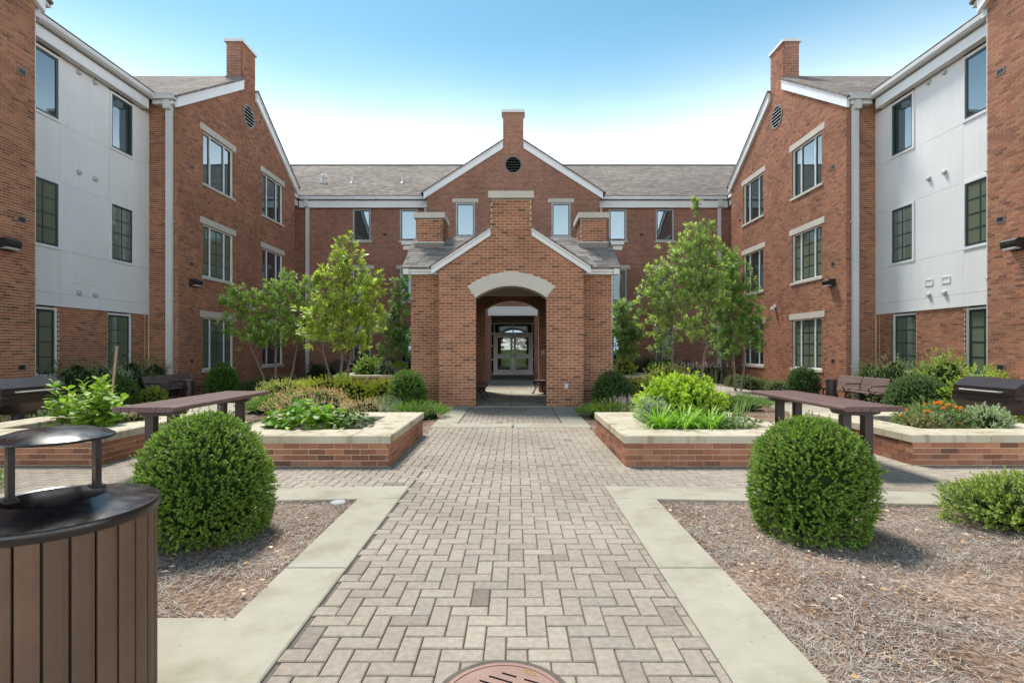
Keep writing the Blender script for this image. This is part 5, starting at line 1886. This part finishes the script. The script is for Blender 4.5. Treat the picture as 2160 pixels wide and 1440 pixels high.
broad('dark green strawberry-like leaves in the vegetable planter corner', (-2.20, 7.0, zp), (.30, .34), 300, .085, .06, (.03, .07, .015), (.085, .14, .035), 202, h=.30)
broad('pale-edged low leafy rosette at the end of the vegetable planter', (-3.15, 6.9, zp), (.18, .16), 90, .12, .05, (.05, .10, .025), (.12, .19, .05), 203, h=.24)
broad('small lettuce head at the front coping of the vegetable planter', (-2.38, 6.74, zp), (.14, .07), 40, .09, .07, (.18, .28, .04), (.30, .38, .08), 204, h=.16)
mound('pink_sedum', 'pink flowering sedum mass behind the vegetable planter', (-4.1, 10.6, z0), (.85, .6, .58), 900, .035, .02, (.13, .17, .06), (.22, .24, .10), (.85, .34, .30), 205, 7, .10, lumps=.12)
mound('pink_sedum', 'faded pink flower patch beside the grey pot', (-2.9, 10.0, z0), (.50, .40, .42), 500, .03, .016, (.17, .17, .08), (.28, .26, .14), (.80, .36, .31), 206, 7, .10, lumps=.12)
rg = np.random.default_rng(207)
F = Fol(); n = 420
P = np.stack([rg.normal(0, .22, n), rg.normal(0, .12, n), np.zeros(n)], 1)
D = np.stack([rg.normal(0, .55, n), rg.normal(0, .5, n), np.ones(n)], 1)
F.ribbons(P, D, rg.uniform(.30, .62, n), .006, rg.uniform(.1, .6, n), colors(rg, n, (.20, .22, .08), (.42, .42, .22)))
finish(F, 'ornamental_grass', (-3.05, 7.75, zp), 'wispy fine ornamental grass at the back of the vegetable planter', 'grass plant')
F = Fol(); n = 300
P = np.stack([rg.normal(0, .12, n), rg.normal(0, .10, n), np.zeros(n)], 1)
D = np.stack([rg.normal(0, .5, n), rg.normal(0, .5, n), np.ones(n)], 1)
F.ribbons(P, D, rg.uniform(.25, .5, n), .007, rg.uniform(.1, .5, n), colors(rg, n, (.13, .18, .05), (.28, .32, .12)))
finish(F, 'ornamental_grass', (-4.0, 9.4, z0), 'wispy pale grass tuft between the vegetable planter and the sedum', 'grass plant')

mound('lime_shrub', 'big lime-green leafy shrub in the daylily planter', (2.45, 7.75, zp), (.60, .42, .66), 900, .062, .038, (.14, .24, .015), (.25, .36, .03), (.42, .50, .06), 211, 7, .10, lumps=.14, shell=.6)
rg = np.random.default_rng(212)
F = Fol(); n = 430
c_ = rg.integers(0, 3, n)
cx = np.array((-.25, .05, .38))[c_] + rg.normal(0, .035, n)
P = np.stack([cx, rg.normal(0, .05, n), np.full(n, .0)], 1)
az = rg.uniform(0, 6.28, n)
D = np.stack([np.cos(az) * .65, np.sin(az) * .55, np.full(n, 1.0)], 1) + rg.normal(0, .15, (n, 3))
F.ribbons(P, D, rg.uniform(.45, .78, n), .021, rg.uniform(.30, .80, n), colors(rg, n, (.11, .24, .02), (.25, .40, .05)), 7)
finish(F, 'daylily_clump', (2.18, 6.90, zp), 'arching bright green daylily blades spilling over the coping', 'plant')
mound('lavender_plant', 'silvery grey-green lavender tuft at the planter corner by the path', (1.93, 7.35, zp), (.22, .28, .40), 420, .03, .006, (.20, .26, .17), (.33, .38, .27), (.44, .46, .40), 213, 9, .11, lumps=.1, shell=.3, core=(.06, .08, .05))
rg = np.random.default_rng(214)
F = Fol(); n = 90
P = np.stack([rg.normal(0, .2, n), rg.normal(0, .2, n), np.zeros(n)], 1)
D = np.stack([rg.normal(0, .22, n), rg.normal(0, .22, n), np.ones(n)], 1)
F.ribbons(P, D, rg.uniform(.35, .6, n), .005, .05, colors(rg, n, (.20, .17, .17), (.34, .29, .32)))
tips = P + unit(D) * .5
sprigs(F, rg, tips, D, 8, .10, .022, .008, (.26, .21, .28), (.40, .34, .42), .5)
finish(F, 'russian_sage', (2.0, 9.1, z0), 'thin mauve flower spikes beside the yellow-green juniper', 'plant')
broad('dark leafy perennials at the end of the daylily planter', (2.95, 6.98, zp), (.34, .26), 260, .11, .045, (.045, .085, .03), (.13, .18, .07), 215, 'perennial_plant', .24)
rg = np.random.default_rng(216)
F = Fol(); n = 40
P = np.stack([rg.choice((-.2, .15, .3), n) + rg.normal(0, .03, n), rg.normal(0, .05, n), np.zeros(n)], 1)
D = np.stack([rg.normal(.15, .35, n), rg.normal(0, .15, n), np.ones(n)], 1)
F.ribbons(P, D, rg.uniform(.28, .50, n), .03, .08, colors(rg, n, (.09, .15, .05), (.18, .25, .09)))
finish(F, 'iris_clump', (2.95, 7.55, zp), 'upright sword-like iris leaves behind the dark perennials', 'plant')
F = Fol(); n = 130
P = np.stack([rg.normal(0, .5, n), rg.normal(0, .25, n), np.zeros(n)], 1)
D = np.stack([rg.normal(0, .2, n), rg.normal(0, .2, n), np.ones(n)], 1)
F.ribbons(P, D, rg.uniform(.8, 1.25, n), .006, .04, colors(rg, n, (.16, .17, .10), (.30, .29, .20)))
tp = P + unit(D) * .95
sprigs(F, rg, tp, D, 6, .14, .02, .008, (.25, .22, .22), (.42, .36, .34), .5)
finish(F, 'tall_grass_flowers', (4.9, 13.6, z0), 'thin tall seed stalks behind the lime-green shrub', 'plant')

# marigolds
rg = np.random.default_rng(221)
F = Fol()
P, d = ball_points(rg, 620, (.52, .34, .26), .5, -.2)
P[:, 2] = np.maximum(P[:, 2] + .05, .01)
sprigs(F, rg, P, d + np.array((0, 0, .6)), 8, .07, .045, .016, (.06, .11, .03), (.13, .18, .06), .9, (.20, .24, .10))
nf = 26
fp, fd = ball_points(rg, nf, (.50, .33, .30), .92, .15)
fp[:, 2] += .07; nf = len(fp)
for ring in range(3):
    for kk in range(9):
        an = kk * 2 * math.pi / 9 + ring * .3
        dirv = np.stack([np.full(nf, math.cos(an)), np.full(nf, math.sin(an)), np.full(nf, .25 + .5 * ring)], 1)
        cc_ = np.where(rg.random(nf)[:, None] < .75, np.array((.80, .24, .012))[None], np.array((.82, .50, .03))[None])
        F.leaves(fp + np.array((0, 0, .008 * ring)), dirv, np.tile(np.array((0, 0, 1.0)), (nf, 1)), .042 - .008 * ring, .026, cc_, .1)
finish(F, 'marigold_plants', (5.75, 7.15, zp), 'orange and yellow marigolds blooming in the brick planter', 'flowers')
mound('silver_plant', 'pale silvery-green herb beside the marigolds', (6.30, 6.98, zp), (.26, .22, .30), 330, .045, .014, (.13, .19, .09), (.22, .28, .15), (.36, .40, .28), 222, 8, .09, lumps=.12)
mound('silver_plant', 'small reddish-green herb between the coping corner and the marigolds', (5.42, 6.98, zp), (.20, .18, .20), 260, .035, .013, (.11, .12, .05), (.18, .19, .08), (.26, .20, .10), 223, 7, .07, lumps=.12)

# tall leafy plant, stake and small herb
rg = np.random.default_rng(231)
F = Fol()
for i in range(26):
    bx, by = rg.normal(0, .14), rg.normal(0, .13)
    hgt = rg.uniform(.30, .74)
    lean = rg.normal(0, .14, 2)
    stem = np.array([[bx, by, 0], [bx + lean[0], by + lean[1], hgt]])
    F.ribbons(stem[:1], (stem[1:] - stem[:1]), hgt, .012, 0.0, np.array([[.07, .10, .03]]))
    nl = int(hgt * 34)
    t = np.linspace(.15, 1, nl)
    P = stem[0] + (stem[1] - stem[0]) * t[:, None]
    az = np.arange(nl) * 2.4 + rg.uniform(0, 6)
    D = np.stack([np.cos(az), np.sin(az), .2 + .9 * t ** 2], 1) + rg.normal(0, .15, (nl, 3))
    F.leaves(P, D, np.tile(np.array((0, 0, 1.0)), (nl, 1)) + rg.normal(0, .2, (nl, 3)), .22 * (1.15 - .5 * t), .10 * (1.1 - .4 * t), colors(rg, nl, (.10, .19, .02), (.22, .33, .035)), .12, .30, True)
finish(F, 'leafy_plant', (-5.72, 7.05, zp), 'tall bushy light-green plant with broad pointed leaves in the planter', 'plant')
mound('herb_plant', 'small reddish-green herb beside the tall leafy plant', (-5.42, 7.5, zp), (.20, .18, .20), 220, .035, .014, (.11, .12, .05), (.18, .18, .07), (.30, .18, .10), 232, 7, .07, lumps=.12)
q = MB(); q.box(Fr((0, 0, 0), (1, 0, 0), (0, 1, 0)), -.017, .017, -.01, .01, -.15, 1.47)
st = solo(q, 'garden_stake', M['wood'], 'thin leaning wooden stake behind the tall leafy plant', 'stake')
st.location = (-6.98, 8.95, z0); st.rotation_euler = (0, RAD(6), 0)

# ---- pots
def pot(label, x, y, r, h, mat, plant, seed, z=z0):
    p = thing('plant_pot', label, 'pot', (x, y, z))
    q = MB(); q.lathe([(.001, 0), (r * .75, 0), (r * .98, h * .9), (r * 1.05, h * .9), (r * 1.05, h), (r * .95, h), (r * .9, h * .85), (.001, h * .85)], (x, y, z), 24)
    part(q, 'pot_body', M[mat], p, smooth=True)
    rg = np.random.default_rng(seed)
    F = Fol()
    if plant == 'rosemary':
        n = 60
        P = np.stack([rg.normal(0, r * .4, n), rg.normal(0, r * .4, n), np.full(n, h * .85)], 1)
        D = np.stack([rg.normal(0, .5, n), rg.normal(0, .5, n), np.ones(n)], 1)
        sprigs(F, rg, P, D, 16, .34, .05, .008, (.10, .15, .09), (.20, .26, .16), .7)
    else:
        P, d = ball_points(rg, 160, (r * 1.2, r * 1.2, r), .4, 0)
        P[:, 2] += h * .9
        sprigs(F, rg, P, d + np.array((0, 0, .4)), 6, .08, .05, .03, (.12, .20, .03), (.24, .32, .05), .9)
    o = link(F.mesh('potted_foliage', [M['leaf']]), 'potted_foliage', p)
pot('grey pot with straggly rosemary beside the vegetable planter', -2.20, 9.0, .15, .34, 'pot', 'rosemary', 241)
pot('dark pot with light-green plant on the far planter', -4.35, 19.6, .24, .38, 'pot', 'leafy', 242, .30)
pot('small terracotta pot beyond the tree trunks', -6.0, 18.2, .20, .38, 'terracotta', 'leafy', 243)
mound('far_planter_plant', 'lush green leafy plant in the far planter by the tree', (-5.6, 19.9, .3), (.5, .4, .75), 380, .07, .045, (.10, .19, .03), (.18, .28, .045), (.28, .36, .08), 251, 6, .12, lumps=.15)
mound('far_planter_plant', 'pale variegated plant in the far planter between tree and pot', (-4.9, 19.8, .3), (.42, .4, .55), 330, .06, .035, (.12, .17, .10), (.24, .29, .19), (.38, .42, .32), 252, 6, .10, lumps=.15)
mound('far_planter_plant', 'dark green leafy plant in the far planter beside the small tree', (5.6, 19.9, .3), (.6, .4, .6), 330, .07, .04, (.03, .08, .025), (.06, .12, .04), (.10, .18, .06), 253, 6, .12, lumps=.15)
mound('far_planter_plant', 'yellow-green leafy plant in the far planter behind the pavilion', (4.1, 19.6, .3), (.42, .4, .7), 330, .06, .035, (.14, .20, .03), (.22, .28, .045), (.32, .38, .08), 254, 6, .12, lumps=.15)

# ------------------------------------------------------------------ trees
def tree(label, base, stems, lobes, ntips, c0, c1, tip, seed, leaf=(.175, .040), nl=13):
    """stems: lists of world points; lobes: (x,y,z,rx,ry,rz) world ellipsoids of foliage"""
    c0, c1, tip = np.array(c0) * 1.4, np.array(c1) * 1.4, np.array(tip) * 1.3
    rg = np.random.default_rng(seed)
    root = thing('slender_tree', label, 'tree', base)
    inv = Matrix.Translation(-Vector(base))
    tm = MB()
    skel = []
    for pts, r0 in stems:
        pts = [np.array(p, float) for p in pts]
        # smooth polyline
        fine = []
        for a_, b_ in zip(pts[:-1], pts[1:]):
            for k in range(4): fine.append(a_ + (b_ - a_) * k / 4 + rg.normal(0, .012, 3))
        fine.append(pts[-1])
        rad = [max(.006, r0 * (1 - .85 * i / (len(fine) - 1))) for i in range(len(fine))]
        tm.tube(fine, rad, 8)
        skel += fine[len(fine) // 3:]
    skel = np.array(skel)
    w_ = np.array([l[3] * l[4] * l[5] for l in lobes]) ** .8; w_ = w_ / w_.sum()
    tips = []; dirs = []
    for l, ww in zip(lobes, w_):
        n = max(8, int(ntips * ww))
        d = unit(rg.normal(0, 1, (n, 3)))
        k = rg.random((n, 1)) ** .38 * np.where(rg.random((n, 1)) < .08, 1.25, .88)
        tips.append(np.array(l[:3]) + d * k * np.array(l[3:6])); dirs.append(d)
    tips = np.concatenate(tips); dirs = np.concatenate(dirs)
    main = rg.choice(len(tips), len(tips) // 4, replace=False)
    for i in main:
        p = tips[i]
        dd = np.linalg.norm(skel - p + np.array((0, 0, .35)), axis=1)
        a_ = skel[np.argmin(dd)]
        mid = (a_ + p) / 2 + np.array((0, 0, -.05)) + rg.normal(0, .04, 3)
        tm.tube([a_, mid, p], [.010, .007, .003], 4, caps=False)
    part(tm, 'trunk', M['bark'], root, smooth=True)
    F = Fol()
    D = dirs * .7 + np.array((0, 0, .75)) + rg.normal(0, .3, tips.shape)
    sprigs(F, rg, tips - unit(D) * .10, D, nl, .15, leaf[0], leaf[1], c0, c1, 1.05, tip, lance=True, droop=.12, fold=.12)
    o = link(F.mesh('crown', [M['tree_leaf']]), 'crown', root, inv)
    return root
def W3(px, py, d):    # pixel of the photograph and depth -> point
    return ((px - 1086) * d / 1100, d, EYE - (py - 735) * d / 1100)
def stem(pts, d, r):
    return ([W3(x, y, d + k) for (x, y, k) in pts], r)
def lobe(px, py, d, rx, rz, ry=None):
    p = W3(px, py, d); s = d / 1100
    return (*p, rx * s, (ry or rx) * s, rz * s)
YG = ((.105, .145, .026), (.175, .215, .042), (.31, .36, .075))
DG = ((.08, .125, .035), (.145, .20, .06), (.31, .36, .13))
tree('slender multi-stem tree with bright yellow-green foliage rising from the spirea hedge', (-4.7, 14.3, z0),
     [stem([(723, 846, 0), (721, 790, 0), (722, 700, 0), (728, 600, 0), (738, 510, 0)], 14.3, .045),
      stem([(728, 846, .05), (733, 790, .1), (745, 720, .3), (770, 640, .4)], 14.3, .038),
      stem([(702, 846, -.05), (694, 790, -.1), (682, 730, -.2), (690, 620, -.3)], 14.3, .036)],
     [lobe(738, 540, 14.3, 40, 52), lobe(700, 585, 14.2, 44, 40), lobe(775, 600, 14.4, 42, 40), lobe(735, 640, 14.3, 62, 52), lobe(680, 655, 14.0, 50, 40), lobe(780, 665, 14.5, 44, 38), lobe(725, 700, 14.2, 60, 40), lobe(668, 590, 14.1, 22, 18), lobe(770, 725, 14.6, 26, 22), lobe(660, 705, 14.1, 34, 30)],
     470, *YG, 301)
tree('low wide multi-stem tree with dull green foliage before the gable windows', (-7.7, 17.0, gz(-7.7)),
     [stem([(585, 836, 0), (581, 790, 0), (582, 720, 0), (590, 640, 0), (600, 590, 0)], 17, .055),
      stem([(603, 836, .1), (618, 780, .1), (628, 730, .2), (640, 640, .3)], 17, .048),
      stem([(568, 830, -.1), (550, 780, -.2), (528, 730, -.3), (500, 650, -.4)], 17, .045)],
     [lobe(495, 640, 16.6, 36, 36), lobe(480, 690, 16.5, 24, 24), lobe(540, 650, 16.8, 44, 42), lobe(590, 625, 17, 44, 50), lobe(640, 620, 17.2, 36, 50), lobe(600, 690, 17, 56, 44), lobe(540, 700, 16.8, 44, 38), lobe(645, 690, 17.2, 36, 40), lobe(488, 612, 16.6, 20, 14), lobe(600, 580, 17, 18, 16)],
     500, (.075, .125, .030), (.125, .185, .045), (.25, .31, .09), 302)
tree('dark narrow young tree between the spirea hedge and the pavilion', (-4.35, 20.0, z0),
     [stem([(846, 815, 0), (846, 760, 0), (842, 680, 0), (845, 590, 0)], 20, .045), stem([(856, 815, .1), (857, 740, .1), (850, 660, .1)], 20, .035)],
     [lobe(845, 640, 20, 26, 60), lobe(825, 690, 20, 36, 46), lobe(850, 720, 20, 32, 46), lobe(812, 740, 20, 20, 22), lobe(852, 585, 20, 10, 28)],
     270, (.045, .09, .030), (.08, .14, .045), (.15, .22, .08), 303)
tree('tallest slender tree with olive green foliage and a single main stem', (4.75, 15.6, z0),
     [stem([(1421, 850, 0), (1420, 790, 0), (1417, 720, 0), (1416, 640, 0), (1420, 560, 0)], 15.6, .055),
      stem([(1478, 850, .2), (1482, 780, .2), (1495, 710, .2), (1498, 620, .2), (1478, 520, .2), (1470, 420, .2)], 15.6, .055)],
     [lobe(1474, 492, 15.8, 40, 36), lobe(1450, 530, 15.8, 52, 44), lobe(1500, 540, 15.9, 48, 44), lobe(1400, 580, 15.6, 50, 44), lobe(1385, 640, 15.5, 48, 44), lobe(1440, 620, 15.7, 52, 52), lobe(1500, 610, 15.9, 48, 54), lobe(1410, 690, 15.5, 54, 40), lobe(1362, 610, 15.5, 24, 26), lobe(1470, 690, 15.8, 40, 40), lobe(1395, 735, 15.5, 28, 22), lobe(1469, 432, 15.8, 7, 24), lobe(1475, 590, 15.7, 60, 60)],
     600, *DG, 304)
tree('round-crowned green tree with two pale stems before the gable windows and camera', (7.3, 17.0, gz(7.3)),
     [stem([(1552, 836, 0), (1549, 780, 0), (1545, 720, 0), (1540, 640, 0), (1545, 560, 0)], 17, .05), stem([(1560, 838, .1), (1570, 770, .1), (1576, 700, .1), (1570, 620, .1)], 17, .042)],
     [lobe(1545, 575, 17, 40, 40), lobe(1565, 620, 17, 46, 44), lobe(1520, 630, 17, 44, 44), lobe(1585, 670, 17.1, 36, 40), lobe(1545, 690, 17, 54, 44), lobe(1530, 735, 17, 40, 26), lobe(1590, 720, 17.1, 26, 28), lobe(1543, 535, 17, 16, 16)],
     500, (.05, .10, .024), (.095, .155, .04), (.21, .28, .08), 305)
tree('small slim tree with blue-green foliage between pavilion and tallest tree', (4.1, 19.2, z0),
     [stem([(1300, 815, 0), (1302, 760, 0), (1312, 690, 0), (1315, 640, 0)], 19.2, .04), stem([(1308, 815, .1), (1313, 760, .1), (1330, 700, .1)], 19.2, .035)],
     [lobe(1318, 660, 19.2, 30, 34), lobe(1308, 710, 19.2, 28, 40), lobe(1335, 715, 19.2, 26, 38), lobe(1322, 745, 19.2, 24, 16)],
     260, (.065, .12, .04), (.11, .17, .06), (.21, .28, .11), 306)
tree('broad lawn tree behind the rear block, glimpsed through the glass doors', (-2.2, 56, gz(2)),
     [([(-2.2, 56, -.1), (-2.2, 56, 2), (-2.0, 56, 4.5)], .2)],
     [(-2.2, 56, 3.2, 2.2, 2.0, 2.2), (.6, 57, 2.6, 1.6, 1.6, 1.8)], 500, *DG, 307, (.3, .09), 8)

# ------------------------------------------------------------------ pine straw on the near beds
rg = np.random.default_rng(401)
def straw(n, x0, x1, y0, y1, test, name, label, lmin=.035, lmax=.10, wd=.0021):
    P = np.stack([rg.uniform(x0, x1, n), rg.uniform(y0, y1, n)], 1)
    P = P[np.array([test(x, y) for x, y in P])]
    bare = (np.sin(P[:, 0] * 2.9 + 1.0) * np.sin(P[:, 1] * 3.7 + .4) + .5 * np.sin(P[:, 0] * 7.1 + P[:, 1] * 5.3))
    P = P[(bare < .80) | (rg.random(len(P)) < .35)]
    for (cx, cy, rr) in ((1.52, 3.25, .22), (2.75, 2.95, .45), (-1.62, 2.98, .30), (2.2, 2.3, .25), (3.3, 3.2, .25)):
        dd = np.hypot((P[:, 0] - cx) / 1.3, P[:, 1] - cy)
        P = P[(dd > rr) | (rg.random(len(P)) < .12 + .6 * (dd / rr) ** 3)]
    n = len(P)
    z = np.array([gz(x) for x in P[:, 0]]) + rg.random(n) ** 1.7 * .032 + .003
    P3 = np.stack([P[:, 0], P[:, 1], z], 1)
    flow = np.sin(P[:, 0] * 1.7 + 2.1 * np.sin(P[:, 1] * 1.3)) * 1.3
    az = flow + rg.normal(0, .95, n) + (rg.random(n) < .5) * math.pi
    D = np.stack([np.cos(az), np.sin(az), rg.normal(0, .13, n)], 1)
    F = Fol()
    L = rg.uniform(lmin, lmax, n)
    D = unit(D); B = unit(np.cross(D, np.array((0, 0, 1.0)))); 
    bow = rg.normal(0, .13, n)[:, None] * L[:, None]
    hb = np.abs(rg.normal(0, .006, n))[:, None] * np.array((0, 0, 1.0))
    W_ = wd * rg.uniform(.7, 1.4, n)[:, None] * .5
    up = np.array((0, 0, .6))
    rows = []
    for t in (0, .5, 1):
        c = P3 + D * L[:, None] * t + (B * bow + hb) * (4 * t * (1 - t))
        c[:, 2] = np.maximum(c[:, 2], -.40)
        rows += [c + (B + up * .3) * W_, c - (B - up * .3) * W_]
    V = np.stack(rows, 1).reshape(-1, 3)
    T = np.array([[0, 1, 3], [0, 3, 2], [2, 3, 5], [2, 5, 4]])
    T = (np.arange(n)[:, None, None] * 6 + T[None]).reshape(-1, 3)
    c = colors(rg, n, (.155, .125, .105), (.36, .325, .295), .2)
    red = rg.random(n) < .10
    c[red] = colors(rg, int(red.sum()), (.16, .075, .035), (.32, .17, .08), .15)
    F.raw(V, T, np.repeat(c, 6, 0))
    o = link(F.mesh(name, [M['straw']]), name)
    tag(o, label, 'mulch', kind='stuff')
def bandy(x): return 5.27 - .07 * max(0, abs(x - XS) - 1.0) - .43
straw(125000, 1.33, 7.0, 1.0, 4.84, lambda x, y: y < bandy(x) - .01 and x < y * 1.02 + .75, 'pine_straw', 'grey-brown pine straw round the boxwood and spreading shrub')
straw(52000, -6.2, -1.47, 2.72, 4.84, lambda x, y: y < bandy(x) - .01 and -x < y * 1.02 + .6, 'pine_straw', 'grey-brown pine straw round the boxwood by the litter bin')
straw(16000, -9, 9, 8.6, 15, lambda x, y: (1.45 < abs(x - XS) and not (5.6 < abs(x - XS) < 7.9 and y > 9.4) and not (y < 10.6 and 3.6 < abs(x - XS) < 5.8)), 'pine_straw', 'grey-brown pine straw on the beds behind the planters', .07, .16, .006)
# chips, twigs and dead leaves lying in the straw
F = Fol()
n = 900
xx = np.concatenate([rg.uniform(1.22, 5.0, n), rg.uniform(-4.5, -1.40, n // 2)])
yy_ = np.concatenate([rg.uniform(1.6, 4.75, n), rg.uniform(2.62, 4.75, n // 2)])
ok = np.array([y < bandy(x) + .04 for x, y in zip(xx, yy_)])
ok &= ~((((xx > 0) & (xx < 1.33)) | ((xx < 0) & (xx > -1.47)) | (yy_ < 2.7) & (xx < 0)) & (rg.random(len(xx)) < .6))
xx, yy_ = xx[ok], yy_[ok]; n = len(xx)
hard = ((xx > 0) & (xx < 1.33)) | ((xx < 0) & (xx > -1.47)) | ((yy_ < 2.7) & (xx < 0)) | np.array([y > bandy(x) - .01 for x, y in zip(xx, yy_)])
P = np.stack([xx, yy_, np.where(hard, .010, z0 + .028 + rg.random(n) * .012)], 1)
az = rg.uniform(0, 6.28, n)
D = np.stack([np.cos(az), np.sin(az), np.where(hard, 0, rg.normal(0, .1, n))], 1)
thin = rg.random(n) < .45
F.leaves(P, D, np.tile(np.array((0, 0, 1.0)), (n, 1)) + rg.normal(0, .3, (n, 3)), np.where(thin, rg.uniform(.05, .17, n), rg.uniform(.015, .055, n)) * np.where(hard, .6, 1), np.where(thin, .006, rg.uniform(.010, .032, n)) * np.where(hard, .6, 1),
         np.where(thin[:, None], colors(rg, n, (.04, .03, .025), (.10, .07, .05)), colors(rg, n, (.25, .13, .05), (.50, .40, .28))), .15)
o = link(F.mesh('leaf_litter', [M['straw']]), 'leaf_litter')
tag(o, 'scattered chips, twigs and dead leaves on the pine straw', 'litter', kind='stuff')
